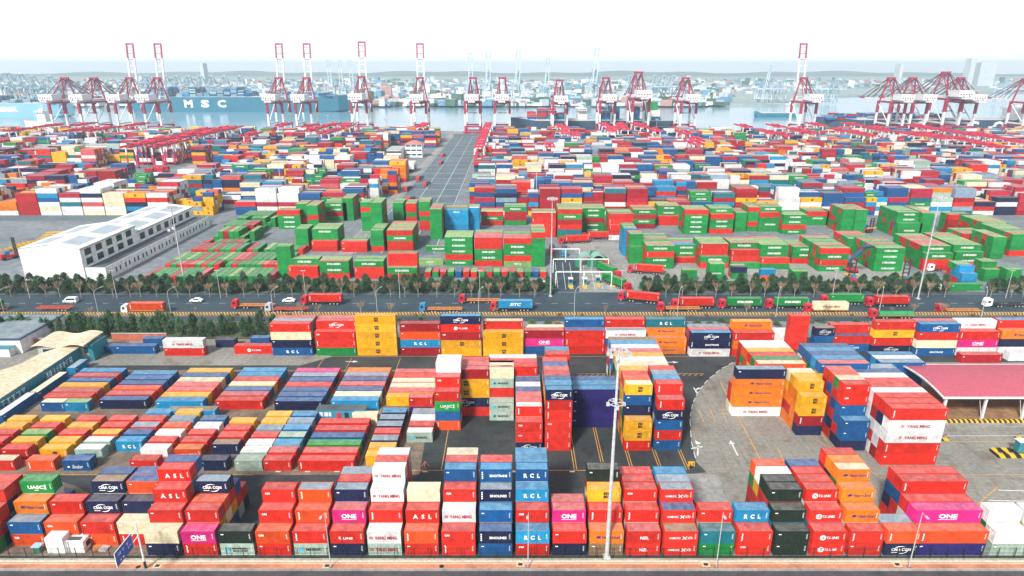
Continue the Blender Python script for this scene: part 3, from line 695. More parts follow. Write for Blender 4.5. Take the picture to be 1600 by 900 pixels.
y735, y660 = Yp(734), Yp(660)
for x in (897, 941, 985, 1030, 1072):
    X = G(x, 732).x
    for dx in (0, .55): gline(ly, (X+dx, y735), (X+dx, y660+8), .16)
for x in (690, 560, 455, 395): X = G(x, 732).x; gline(ly, (X, y735), (X, Yp(560)), .14)
pline(ly, (400,735), (1068,735), .18); pline(ly, (-100,742), (395,742), .18)
for x in range(430, 1070, 46): X = G(x, 738).x; gline(ln, (X, Yp(737)), (X+1.1, Yp(737)), .35)
pline(ly, (500,557), (1130,557), .15); pline(ly, (900,584), (1100,584), .18)
for x in range(905, 1100, 9): pline(ly, (x,587), (x+4,585), .2)
pline(ly, (1126,598), (1190,722), .22); pline(ly, (1262,640), (1292,690), .22); pline(ly, (1240,755), (1215,700), .22)
pline(ly, (1212,650), (1400,760), .18); pline(ly, (1395,742), (1600,742), .15); pline(ln, (1560,766), (1640,768), .25); pline(ln, (1545,782), (1640,784), .25)
pline(ly, (1480,690), (1640,690), .2); pline(ln, (1480,681), (1640,681), .16); pline(ly, (1500,812), (1560,760), .2)
for x in (1100, 1118, 1136): pline(ly, (x, 660), (x-8, 640), .2)
def arrow(b, p, q, wd=.35):
    p, q = G(*p), G(*q); d = (q-p).normalized(); n = Vector((-d.y, d.x, 0)); e = q - d*1.6
    gline(b, p, e, wd); b.face([tuple((e-n*.7)[:2])+(.020,), tuple(q[:2])+(.020,), tuple((e+n*.7)[:2])+(.020,)])
arrow(ln, (1153,712), (1141,688)); arrow(ln, (1092,694), (1086,688)); gline(ln, G(1090,712), G(1091,696), .35); gline(ln, G(1080,701), G(1098,698), .4); gline(ln, G(1086,610), G(1093,606), .5); gline(ln, G(1084,606), G(1089,614), .4)
arrow(ln, (1042,566), (1060,566)); arrow(ln, (540,565), (560,565)); gline(ln, G(800,572), G(812,572), .4)
for i in range(14): # dashed white curve at the edge of the concrete
    a = arc[min(i//2, len(arc)-1)]; c = arc[min(i//2+1, len(arc)-1)]; f = .5*(i % 2)
    pline(ln, (a[0]+(c[0]-a[0])*f, a[1]+(c[1]-a[1])*f), (a[0]+(c[0]-a[0])*(f+.35), a[1]+(c[1]-a[1])*(f+.3)), .18)
# pavement and street along the fence
def brick_fn(t, b):
    tc = t.nodes.new('ShaderNodeTexCoord'); br = N(t, 'TexBrick', Scale=1.0); br.inputs['Color1'].default_value = (.50,.14,.07,1); br.inputs['Color2'].default_value = (.62,.24,.12,1); br.inputs['Mortar'].default_value = (.36,.26,.20,1)
    br.inputs['Brick Width'].default_value = .42; br.inputs['Row Height'].default_value = .21; br.inputs['Mortar Size'].default_value = .018; L(t, tc.outputs['Object'], br.inputs['Vector'])
    L(t, mix(t, 1.0, br.outputs[0], ramp(t, noise(t, .25, 5), [(.3, (.62,.62,.62)), (.7, (1.25,1.2,1.15))]), 'MULTIPLY'), b.inputs['Base Color'])
M_BRICK = mat('brick_paving', rough=.85, fn=brick_fn)
M_TAN = noisy('tan_paving', (.56,.40,.24), (.70,.54,.36), .5, .85, None, 3.0)
M_VERGE = noisy('worn_verge', (.30,.29,.21), (.47,.44,.34), .35, .9, (.20,.22,.12), 2.5)
ys = [YW-.6, Yp(876.5), Yp(878.2), Yp(879.4), Yp(888), Yp(889.3), Yp(892.2)]
rect('verge', -300, ys[1], 300, ys[0], .010, M_VERGE)
b = MB(); b.box((-300, ys[2], 0), (300, ys[1], .14)); struct(b.build('edging_kerb', noisy('pale_kerb', (.55,.5,.4), (.66,.62,.52), .6, .8)))
rect('brick_strip', -300, ys[3], 300, ys[2], .012, M_BRICK)
rect('tan_strip', -300, ys[3]-.35, 300, ys[3], .016, M_TAN)
rect('brick_pavement', -300, ys[4], 300, ys[3]-.35, .012, M_BRICK)
rect('tan_strip', -300, ys[5], 300, ys[4], .016, M_TAN)
b = MB()
for i in range(200): b.box((-300+3*i+.02, ys[6], 0), (-297+3*i, ys[5], .15))
struct(b.build('street_kerb', M_CONC_L))
rect('street', -300, 30, 300, ys[6], .006, M_ROAD_NEAR)
# main road
yr0, yr1, yr2 = Yp(502), Yp(491), Yp(457)
rect('service_lane', -430, yr0, 430, yr1-1, .006, M_ASPHALT_ROAD)
rect('road', -430, yr1, 430, yr2, .008, M_ASPHALT_ROAD)
rect('planting_strip', -430, yr1-2.2, 430, yr1-.5, .012, M_DIRT)
M_SOIL = noisy('planted_soil', (.05,.06,.025), (.10,.10,.05), .3, .95, (.12,.085,.05), 1.5)
for a, c in ((-500, 858), (1010, 1510)):
    sheet('planting_bed', pxs((a, 456), (c, 456), (c, 439), (a, 439)), .014, M_SOIL)
rect('hedge_bed', -430, Yp(529), G(430,529).x, yr0-.3, .012, M_SOIL)
for px in range(-100, 1700, 26):
    pline(ln, (px, 474), (px+10, 474), .16)
pline(ln, (-200,459.5), (860,459.5), .18); pline(ln, (1010,459.5), (1800,459.5), .18)
sheet('gate_lanes', pxs((862,456),(972,456),(955,404),(862,404)), .010, M_ASPHALT_ROAD)
sheet('gate_concrete', pxs((905,456),(975,456),(1020,400),(905,398)), .014, M_CONC_L)
sheet('pale_yard_concrete', pxs((975,455),(1420,455),(1420,398),(1300,380),(880,378),(905,398)), .009, M_CONC_L)
for x in (872, 884, 896, 918, 930, 942, 955):
    pline(ln, (x, 452), (x-(x-800)*.13*.5, 410), .18)
# roadway through the far blocks
x0, x1 = LANE
rect('terminal_road', x0, Yp(398), x1, QY-40, .010, noisy('pale_blue_asphalt', (.085,.125,.145), (.13,.17,.19), .04, .8, None, .5))
rect('terminal_road_edge', x0-7, Yp(398), x0-.4, QY-40, .012, M_CONC_L)
rect('cross_road', -900, Yp(345), G(330,345).x, Yp(336), .010, noisy('pale_blue_asphalt', (.085,.125,.145), (.13,.17,.19), .04, .8, None, .5))
yy = Yp(330)
while yy < QY-60:
    gline(ln, (x0+1, yy), (x1-1, yy), .5); yy += 24
for f in (.02, .34, .67, .98): gline(ln, (x0+(x1-x0)*f, Yp(396)), (x0+(x1-x0)*f, QY-60), .3)
struct(ln.build('white_road_marking', M_LINE_W)); struct(ly.build('yellow_road_marking', M_LINE_Y))
# ------------------------------------------------------------------ buildings, walls, fences, gate
M_WHITE = noisy('white_render', (.76,.76,.75), (.82,.82,.81), .08, .7, None, .6)
M_WHITE2 = noisy('white_trim', (.70,.70,.69), (.78,.78,.77), .3, .6)
M_DARKGL = mat('dark_window_glass', (.02,.05,.05), .12)
M_GREY = noisy('grey_wall', (.36,.37,.37), (.46,.47,.46), .3, .8)
M_DKROOF = noisy('dark_flat_roof', (.06,.075,.085), (.11,.13,.14), .15, .85)
M_SKYL = noisy('skylight_panel', (.34,.41,.46), (.42,.49,.53), .2, .5)
def corrugated(name, c, sc=1.0, axis='X', rough=.55, dirt=(.25,.2,.16)):
    def fn(t, b):
        tc = t.nodes.new('ShaderNodeTexCoord'); wv = N(t, 'TexWave', wave_type='BANDS', bands_direction=axis, Scale=sc, Distortion=0.0); L(t, tc.outputs['Object'], wv.inputs['Vector'])
        bp = N(t, 'Bump', Strength=.5, Distance=.06); L(t, wv.outputs['Fac'], bp.inputs['Height']); L(t, bp.outputs[0], b.inputs['Normal'])
        c1 = mix(t, ramp(t, noise(t, .35, 6), [(.45, (0,0,0)), (.85, (.5,.5,.5))]), c, dirt)
        L(t, mix(t, 1.0, c1, ramp(t, noise(t, 1.3, 4), [(.3,(.85,)*3),(.7,(1.1,)*3)]), 'MULTIPLY'), b.inputs['Base Color'])
    return mat(name, c, rough, fn=fn)
# white workshop: two-storey front half, lower rear half, flat annex with small windows
wl, wr = G(42, 438).x, G(136, 438).x; wy0 = G(90, 438.5).y; H1, H2 = 13.6, 10.6
wym = wy0 + 40; wy1 = wy0 + 96; AN = 8.5
t = empty('workshop_building', ((wl+wr)/2, wy0, 0)); tag(t, 'long white workshop with skylit roof and a flat-roofed annex along its side', 'building')
ox, oy = (wl+wr)/2, wy0; hw = (wr-wl)/2
def gable(b, y0, y1, h, rise, m=0, mr=1):
    b.face([(-hw,y0,0),(hw,y0,0),(hw,y0,h),(0,y0,h+rise),(-hw,y0,h)], m); b.face([(hw,y1,0),(-hw,y1,0),(-hw,y1,h),(0,y1,h+rise),(hw,y1,h)], m)
    b.face([(hw,y0,0),(hw,y1,0),(hw,y1,h),(hw,y0,h)], m); b.face([(-hw,y1,0),(-hw,y0,0),(-hw,y0,h),(-hw,y1,h)], m)
b = MB(); gable(b, 0, 40, H1, 1.6); gable(b, 40.02, 96, H2, 1.6); b.build('wall', [M_WHITE], t)
b = MB()
for y0, y1, h in ((-.3, 40.2, H1), (40.3, 96.3, H2)):
    for s in (-1, 1): b.face([(0,y0,h+1.66),(s*(hw+.35),y0,h+.02),(s*(hw+.35),y1,h+.02),(0,y1,h+1.66)][::s])
rf = b.build('roof', [M_WHITE2], t)
for y0, y1, h in ((4, 16, H1), (22, 36, H1), (46, 58, H2), (64, 76, H2), (80, 92, H2)):
    for s in (-1, 1):
        b = MB(); q = []
        for x, y in ((.22*hw,y0),(.80*hw,y0),(.80*hw,y1),(.22*hw,y1)): q.append((s*x, y, h+1.66-1.64*x/(hw+.35)+.06))
        b.face(q[::s]); b.build('skylight', M_SKYL, rf)
b = MB(); b.box((hw+.002,-.2,H1-.55),(hw+.3,40.2,H1+.02)); b.box((hw+.002,40.3,H2-.5),(hw+.3,96.3,H2+.0)); b.box((-hw-.3,-.3,H1-.5),(hw+.3,-.05,H1-.15)) if False else None; b.build('gutter', M_GREY, t)
for i in range(5):
    for z0 in (5.8, 9.7):
        b = MB(); b.box((hw+.004, 2.4+7.4*i, z0),(hw+.07, 7.0+7.4*i, z0+3.0)); f = b.build('window', M_WHITE2, t)
        b = MB(); b.box((hw+.072, 2.6+7.4*i, z0+.15),(hw+.09, 6.8+7.4*i, z0+2.85)); b.build('pane', M_DARKGL, f)
    b = MB(); b.tube((hw, 4.8+7.4*i, 13.0),(hw+.35, 4.8+7.4*i, 13.0), .35, n=10); b.build('vent', M_GREY, t)
for i in range(7):
    b = MB(); b.box((hw+.004, 42.6+7.4*i, 6.0),(hw+.07, 47+7.4*i, 9.3)); f = b.build('window', M_WHITE2, t)
    b = MB(); b.box((hw+.072, 42.8+7.4*i, 6.15),(hw+.09, 46.8+7.4*i, 9.15)); b.build('pane', M_DARKGL, f)
b = MB(); b.box((hw+.01, .5, 0),(hw+AN, 95, 5.0)); b.build('annex_wall', M_WHITE, t)
b = MB(); b.box((hw+.4, .8, 5.002),(hw+AN-.3, 94.7, 5.06)); b.build('annex_roof', M_DKROOF, t)
b = MB()
for p in ((hw+AN-.29,.5,5.0,hw+AN+.01,95,5.45),(hw+.31,.5,5.0,hw+AN-.3,.79,5.45)): b.box(p[:3], p[3:])
b.build('parapet', M_WHITE2, t)
for i in range(26):
    b = MB(); b.box((hw+AN+.002, 3+3.45*i+(.6 if i % 2 else 0), 1.6),(hw+AN+.05, 4.0+3.45*i+(.6 if i % 2 else 0), 3.6)); b.build('window', M_DARKGL, t)
for i in range(4):
    b = MB(); b.box((hw+2.5, 62+4*i, 5.06),(hw+3.9, 63.2+4*i, 6.2)); b.build('air_conditioner', M_WHITE2, t) if i < 2 else None
# red-roofed open shed on the right
M_REDROOF = corrugated('red_sheet_roof', (.50,.09,.13), 1.3, 'X', .55, (.34,.10,.11))
sx0 = G(1474,622,6.4).x+.9; syF = G(1474,622,6.4).y+1; syB = G(1410,569,6.6).y-1
t = empty('open_shed', (sx0+30, (syF+syB)/2, 0)); tag(t, 'open shed on white posts under a low curved red sheet roof', 'shed')
hx, hy = 30.0, (syB-syF)/2; HE = 6.6; RI = .95
def rz_(f): return HE + RI*(1-(abs(f)**1.8))
b = MB(); n = 16
for i in range(n):
    a, c = -1+2*i/n, -1+2*(i+1)/n
    for z, fl in ((0, 1), (-.12, -1)):
        q = [(-hx-.8, a*(hy+.8), rz_(a)+z), (hx+1, a*(hy+.8), rz_(a)+z), (hx+1, c*(hy+.8), rz_(c)+z), (-hx-.8, c*(hy+.8), rz_(c)+z)]; b.face(q[::fl])
b.build('roof', M_REDROOF, t)
b = MB(); b.box((-hx-.9,-hy-1.0,HE-.45),(hx+1,-hy-.82,HE+.05)); b.box((-hx-.9,hy+.82,HE-.45),(hx+1,hy+1,HE+.05))
for i in range(n):
    a, c = -1+2*i/n, -1+2*(i+1)/n; b.bar((-hx-.85, a*(hy+.8), rz_(a)-.1), (-hx-.85, c*(hy+.8), rz_(c)-.1), .2, .4)
b.build('fascia', M_WHITE, t)
for i in range(6):
    for s in (-1, 1):
        b = MB(); x = -hx+.6+i*10; b.box((x-.25, s*hy-.25, 0),(x+.25, s*hy+.25, HE-.1)); b.build('post', M_WHITE2, t)
b = MB()
for i in range(6):
    x = -hx+.6+i*10
    for k in range(10):
        a, c = -1+2*k/10, -1+2*(k+1)/10
        b.bar((x, a*hy, rz_(a)-.3), (x, c*hy, rz_(c)-.3), .14); b.bar((x, a*hy, HE-.6), (x, c*hy, HE-.6), .14); b.bar((x, a*hy, HE-.6), (x, c*hy, rz_(c)-.3), .09)
    if i < 5: b.bar((x+.3,-hy,HE-.6),(x+9.7,-hy,HE-.6),.16); b.bar((x+8.2,-hy,HE-.6),(x+9.6,-hy,1.2),.08)
b.build('truss', M_WHITE2, t)
rect('shed_floor', sx0-.6, syF-1.6, sx0+62, syB+1, .030, noisy('rusty_floor', (.22,.13,.06), (.38,.22,.10), .2, .9, (.12,.09,.07), 1.0))
def stripe_fn(c1, c2, sc, rot=.0):
    def fn(t, b):
        tc = t.nodes.new('ShaderNodeTexCoord'); mp = N(t, 'Mapping'); mp.inputs['Rotation'].default_value = (0, rot, 0); L(t, tc.outputs['Object'], mp.inputs['Vector'])
        wv = N(t, 'TexWave', wave_type='BANDS', bands_direction='X', Scale=sc, Distortion=0.0); L(t, mp.outputs[0], wv.inputs['Vector'])
        c = ramp(t, wv.outputs['Fac'], [(.48, c1), (.52, c2)]); L(t, mix(t, 1.0, c, ramp(t, noise(t, 1.0, 5), [(.3,(.75,)*3),(.7,(1.1,)*3)]), 'MULTIPLY'), b.inputs['Base Color'])
    return fn
M_HAZ = mat('hazard_stripes', rough=.7, fn=stripe_fn((.03,.03,.03), (.80,.47,.03), .30, .6))
b = MB(); b.prism([(-31,-.3),(31,-.3),(31,.3),(-31,.3)], 0, .85); o = b.build('hazard_barrier', M_HAZ); o.location = (sx0+30.5, syF-1.9, .03); tag(o, 'low yellow and black striped barrier along the red-roofed shed', 'barrier')
b = MB(); b.box((-31,-.9,0),(31,.9,.12)); o = b.build('shed_kerb', M_CONC_L); o.location = (sx0+30.5, syF-3.1, .01); struct(o)
# road barrier with zigzag stripes between the carriageways
b = MB(); b.prism([(-430,-.35),(430,-.35),(430,.35),(-430,.35)], 0, .8); o = b.build('road_barrier', mat('barrier_stripes', rough=.75, fn=stripe_fn((.10,.075,.05), (.62,.40,.12), .34, .5))); o.location = (0, yr1-.2, .012)
tag(o, 'long concrete road barrier painted with slanted yellow and dark stripes', 'barrier')
# teal wall building with the cream roof on the left edge
M_TEAL = corrugated('teal_sheet', (.015,.20,.25), .8, 'Y', .5, (.12,.22,.22)); M_CREAM = noisy('cream_roof_sheet', (.60,.50,.34), (.70,.60,.44), .12, .75, None, .8)
tx = G(4, 650).x; ty0 = Yp(760); ty1 = Yp(563); TH = 4.6
t = empty('teal_lean_to', (tx, ty0, 0)); tag(t, 'long teal sheet-walled lean-to under a cream roof with a wavy edge', 'building')
b = MB(); b.box((-.2, 0, 0),(0, ty1-ty0, TH)); b.build('wall', M_TEAL, t)
b = MB(); n = 30; Lw = ty1-ty0
def wd(f): return 7.5 + 3.4*math.sin(f*11+.6) + 1.6*math.sin(f*23) + (1-f)*2.5
for i in range(n):
    a, c = i/n, (i+1)/n; wa, wc = wd(a), wd(c)
    top = [(.15, a*Lw, TH+.08), (.15, c*Lw, TH+.08), (-wc, c*Lw, TH+.9), (-wa, a*Lw, TH+.9)]
    b.face(top); b.face([(x, y, z-.14) for x, y, z in top][::-1]); b.face([(-wa,a*Lw,TH+.9),(-wc,c*Lw,TH+.9),(-wc,c*Lw,TH+.76),(-wa,a*Lw,TH+.76)]); b.face([(.15,c*Lw,TH+.08),(.15,a*Lw,TH+.08),(.15,a*Lw,TH-.06),(.15,c*Lw,TH-.06)])
b.build('roof', M_CREAM, t)
for i in range(9):
    b = MB(); y = 1+i*Lw/9; b.box((-wd(i/9)+1.2, y, 0),(-wd(i/9)+1.45, y+.25, TH+.75)); b.build('post', M_GREY, t)
b = MB(); rr = random.Random(4)
for f0, f1, kk in ((.10,.22,7), (.36,.62,9), (.74,.93,8)):
    for i in range(kk):
        y = (f0+(f1-f0)*(i+.5)/kk)*Lw; s = (f1-f0)*Lw/kk*.36
        for j in range(5):
            if rr.random() < .5: z = 1.6+rr.random()*1.8; b.face([(.02,y-s,z),(.02,y+s,z),(.02,y+s,z+.22),(.02,y-s,z+.22)])
            else: yy = y+s*rr.uniform(-.8,.8); b.face([(.023,yy-.13,1.5),(.023,yy+.13,1.5),(.023,yy+.13,3.4),(.023,yy-.13,3.4)])
b.build('lettering', INK['w'], t)
# blue and white boxes parked nose to tail along the teal wall are extra individual containers (see vehicles part)
# grey pavilion with the wavy roof
hx0, hx1 = G(62, 566).x, G(142, 566).x; hy = Yp(566)
t = empty('grey_pavilion', ((hx0+hx1)/2, hy, 0)); tag(t, 'grey two-storey pavilion beneath a cream wave-shaped roof', 'building')
hw2 = (hx1-hx0)/2
b = MB(); b.box((-hw2+.4,0,0),(-hw2+6.6,8,4.9)); b.box((hw2-8,1.5,0),(hw2-.7,8,5.0)); b.box((-hw2+6.61,4,0),(hw2-8.01,8,4.7)); b.build('wall', M_GREY, t)
b = MB(); b.box((-hw2+1.6,-.05,2.8),(-hw2+5.4,-.002,4.5)); f = b.build('window', M_WHITE2, t); b = MB(); b.box((-hw2+1.8,-.07,2.95),(-hw2+5.2,-.052,4.35)); b.build('pane', M_DARKGL, f)
b = MB(); b.box((-hw2+1.4,-.06,0),(-hw2+2.9,-.002,2.4)); b.build('door', M_DARKGL, t)
for x in (hw2-6.8, hw2-2.2):
    b = MB(); b.box((x,1.42,2.4),(x+1.3,1.498,4.3)); b.build('window', M_DARKGL, t)
b = MB(); b.box((hw2-.68,1.0,0),(hw2+.7,8.2,5.1)); b.build('teal_panel', M_TEAL, t)
b = MB(); n = 24
def wz(f): return 5.6 + .45*math.sin(f*9.5+.3) + f*.5
for i in range(n):
    a, c = i/n, (i+1)/n; xa, xc = -hw2-.4+a*(2*hw2+.2), -hw2-.4+c*(2*hw2+.2)
    q = [(xa,-1.2,wz(a)),(xc,-1.2,wz(c)),(xc,8.6,wz(c)+.3),(xa,8.6,wz(a)+.3)]; b.face(q); b.face([(x,y,z-.25) for x,y,z in q][::-1]); b.face([(xa,-1.2,wz(a)-.25),(xc,-1.2,wz(c)-.25),(xc,-1.2,wz(c)),(xa,-1.2,wz(a))])
b.build('roof', M_CREAM, t)
# white shed with the dark blue roof at the left edge, and its brick yard wall
lx, ly_ = G(53, 545).x, Yp(552)
t = empty('white_storehouse', (lx-20, ly_, 0)); tag(t, 'low white storehouse with a dark blue-edged flat roof', 'building')
b = MB(); b.box((-20,0,0),(19,20,4.6)); b.build('wall', M_WHITE, t)
b = MB(); b.box((-20.5,-.5,4.602),(19.5,20.5,4.9)); rf = b.build('roof', mat('blue_edge', (.02,.05,.11), .6), t); b = MB(); b.box((-20,.1,4.902),(18.9,19.9,4.95)); b.build('roof_sheet', noisy('worn_roof_sheet', (.14,.19,.22), (.26,.31,.32), .3, .8), rf)
b = MB(); b.box((12,-2.6,0),(17,-.02,2.6)); b.box((11.6,-2.8,2.61),(17.4,0,2.75), 1); b.build('porch', [M_WHITE, M_TEAL], t)
M_BRK = noisy('red_brick_wall', (.40,.10,.05), (.52,.16,.09), .6, .85, None, 2.0)
for a, c, y, nm in ((52, 150, 541, 'red brick wall behind the wavy-roofed pavilion'), (176, 262, 533, 'red brick wall by the parked blue containers')):
    X0, X1 = G(a, y).x, G(c, y).x; b = MB(); b.box((0,0,0),(X1-X0,.3,2.6)); b.box((-.05,-.06,2.602),(X1-X0+.05,.36,2.75), 1); o = b.build('brick_wall', [M_BRK, M_GREY]); o.location = (X0, Yp(y), 0); tag(o, nm, 'wall')
# low white wall under the hedge, right part
# perimeter fence along the pavement
M_FENCE = mat('dark_green_fence', (.015,.025,.02), .5)
t = empty('perimeter_fence', (0, YW-.55, 0)); tag(t, 'dark wire mesh fence running along the pavement in front of the containers', 'fence')
for i in range(99):
    b = MB(); x = -147+3.0*i; b.box((x-.05,-.05,0),(x+.05,.05,2.3)); b.build('post', M_FENCE, t)
b = MB()
for z in (.08, 1.15, 2.2): b.bar((-147,0,z),(147,0,z),.035)
b.build('rail', M_FENCE, t)
b = MB()
for i in range(294): x = -147+1.0*i; b.bar((x,.03,.1),(x,.03,2.2),.012)
for k in range(3): b.bar((-147,.03,.4+.7*k),(147,.03,.4+.7*k),.012)
b.build('mesh_panel', M_FENCE, t)
# gate with booths, islands and round-arched canopies
M_GANT = mat('white_gate_steel', (.72,.72,.70), .5)
def gate_frame(py, x0, x1, lab):
    y = Yp(py); X0, X1 = G(x0, py).x, G(x1, py).x; t = empty('gate_gantry', ((X0+X1)/2, y, 0)); tag(t, lab, 'gantry', 'white gantries over the gate lanes'); h = (X1-X0)/2
    for s in (-1, 0, 1): b = MB(); b.box((s*h-.18,-.18,0),(s*h+.18,.18,5.8)); b.build('post', M_GANT, t)
    b = MB(); b.box((-h,-.22,5.802),(h,.22,6.2)); b.build('beam', M_GANT, t)
gate_frame(447, 868, 955, 'white gantry over the gate lanes, closest to the road'); gate_frame(426, 864, 950, 'white gantry over the middle of the gate lanes'); gate_frame(409, 862, 905, 'short white gantry at the yard end of the gate')
M_ISL = noisy('island_yellow', (.62,.36,.05), (.74,.46,.10), .8, .7); M_BOOTH = mat('booth_blue', (.04,.25,.33), .5)
for i, (x, y) in enumerate(((892,449),(914,449),(935,446),(958,446))):
    p = G(x, y); t = empty('gate_island', p); tag(t, 'yellow gate island with a small teal booth, '+('first from the tall mast','second from the tall mast','third from the tall mast','next to the green trucks')[i], 'gate island', 'gate islands with booths')
    b = MB(); b.prism([(-1.1,0),(-.5,-2),(.5,-2),(1.1,0),(.6,6.5),(-.6,6.5)], 0, .5); b.build('island', M_ISL, t)
    b = MB(); b.box((-.8,1.5,.502),(.8,3.3,3.0)); k = b.build('booth', M_BOOTH, t); b = MB(); b.box((-.6,1.42,1.5),(.6,1.498,2.6)); b.build('window', M_DARKGL, k); b = MB(); b.box((-1,1.2,3.002),(1,3.6,3.15)); b.build('roof', M_WHITE2, k)
for i, x in enumerate((915, 934)):
    p = G(x, 417); t = empty('arch_scanner', p); tag(t, 'round-arched green truck scanner over the gate lanes, '+('closer to the tall mast' if i == 0 else 'closer to the green truck'), 'scanner', 'arched scanners at the gate')
    b = MB(); nn = 12
    for j in range(nn):
        a, c = PI*j/nn, PI*(j+1)/nn
        for ra, rb in ((3.1, 2.7),):
            q = [(ra*math.cos(a), ra*math.sin(a)+2.6), (ra*math.cos(c), ra*math.sin(c)+2.6), (rb*math.cos(c), rb*math.sin(c)+2.6), (rb*math.cos(a), rb*math.sin(a)+2.6)]
            b.face([(x_,-1,z_) for x_, z_ in q][::-1]); b.face([(x_,5,z_) for x_, z_ in q]); b.face([(q[0][0],-1,q[0][1]),(q[0][0],5,q[0][1]),(q[1][0],5,q[1][1]),(q[1][0],-1,q[1][1])][::-1]); b.face([(q[3][0],-1,q[3][1]),(q[3][0],5,q[3][1]),(q[2][0],5,q[2][1]),(q[2][0],-1,q[2][1])])
    for s in (-1, 1): b.box((s*2.9-.2,-1,0),(s*2.9+.2,5,2.6))
    b.build('arch', mat('scanner_green', (.22,.40,.34), .5), t)
    for s in (-1, 1): b = MB(); b.box((s*3.9-.7,-.5,0),(s*3.9+.7,3,3.4)); b.build('cabinet', mat('cabinet_green', (.02,.22,.11), .5), t)
# small blue site office among the left rows
p = G(496, 657); t = empty('site_office', p); tag(t, 'blue container office with two doors and white windows among the low rows', 'site office')
b = MB(); b.box((0,0,0),(12.1,2.5,2.9)); b.build('wall', corrugated('office_blue', (.02,.26,.42), 2.0, 'X'), t)
b = MB(); b.box((-.1,-.1,2.902),(12.2,2.6,3.0)); b.build('roof', M_DKROOF, t)
for x, w_ in ((.6,.9),(1.9,.9),(3.0,.6),(8.8,1.8)): b = MB(); b.box((x,-.05,1.2),(x+w_,-.002,2.3)); b.build('window', M_WHITE2, t)
b = MB(); b.box((5.0,-.05,.1),(6.0,-.002,2.2)); b.build('door', mat('door_red', (.5,.03,.03), .5), t); b = MB(); b.box((6.9,-.05,.1),(7.9,-.002,2.2)); b.build('door', M_DARKGL, t)
# white plant room by the fence, two blocks
p = G(72, 868); t = empty('white_cabin', (p.x, YW+.6, 0)); tag(t, 'white cabin with a lower annex and ladder just inside the fence', 'cabin')
b = MB(); b.box((0,0,0),(3.2,4.2,3.3)); b.build('body', M_WHITE, t); b = MB(); b.box((3.22,.2,0),(6.6,3.0,2.4)); b.build('annex', M_WHITE, t)
b = MB(); b.box((3.6,.6,2.402),(5.9,1.5,2.46)); b.build('roof_vent', M_DKROOF, t); b = MB(); b.box((6.602,.9,.7),(6.64,2.0,1.8)); b.build('window', M_DARKGL, t)
b = MB()
for z in range(8): b.bar((3.5,.12,.3+.3*z),(4.0,.12,.3+.3*z),.05)
b.bar((3.5,.12,0),(3.5,.12,2.6),.05); b.bar((4.0,.12,0),(4.0,.12,2.6),.05); b.build('ladder', M_STEEL, t)
# terminal office blocks
def office(px, py, wpx, h, dep, lab, rows=3, cols=3, pitched=False):
    p = G(px, py); w_ = G(px+wpx, py).x - p.x; t = empty('office_block', p); tag(t, lab, 'building')
    b = MB(); b.box((0,0,0),(w_,dep,h)); b.build('wall', M_WHITE, t); b = MB()
    if pitched:
        b.face([(-.6,-.6,h+.01),(w_+.6,-.6,h+.01),(w_/2+2,dep/2,h+3),(w_/2-2,dep/2,h+3)]); b.face([(w_+.6,-.6,h+.01),(w_+.6,dep+.6,h+.01),(w_/2+2,dep/2,h+3)]); b.face([(w_+.6,dep+.6,h+.01),(-.6,dep+.6,h+.01),(w_/2-2,dep/2,h+3),(w_/2+2,dep/2,h+3)]); b.face([(-.6,dep+.6,h+.01),(-.6,-.6,h+.01),(w_/2-2,dep/2,h+3)])
    else: b.box((-.3,-.3,h+.002),(w_+.3,dep+.3,h+.6))
    b.build('roof', noisy('clay_roof', (.45,.16,.12), (.55,.22,.17), .4, .8) if pitched else M_GREY, t)
    for r_ in range(rows):
        for c_ in range(cols):
            b = MB(); x = w_*(c_+.5)/cols; z = h*(r_+.45)/rows; b.box((x-w_*.14,-.06,z),(x+w_*.14,-.002,z+h*.36/rows)); b.build('window', M_DARKGL, t)
office(634, 246, 26, 12.5, 14, 'white office block with a hipped red roof beside the terminal road', 3, 3, True)
office(605, 250, 22, 9, 30, 'plain white office block standing next to the red-roofed office', 2, 4)
office(122, 239, 48, 7, 16, 'long low white terminal building among the red yard cranes at left', 1, 9)
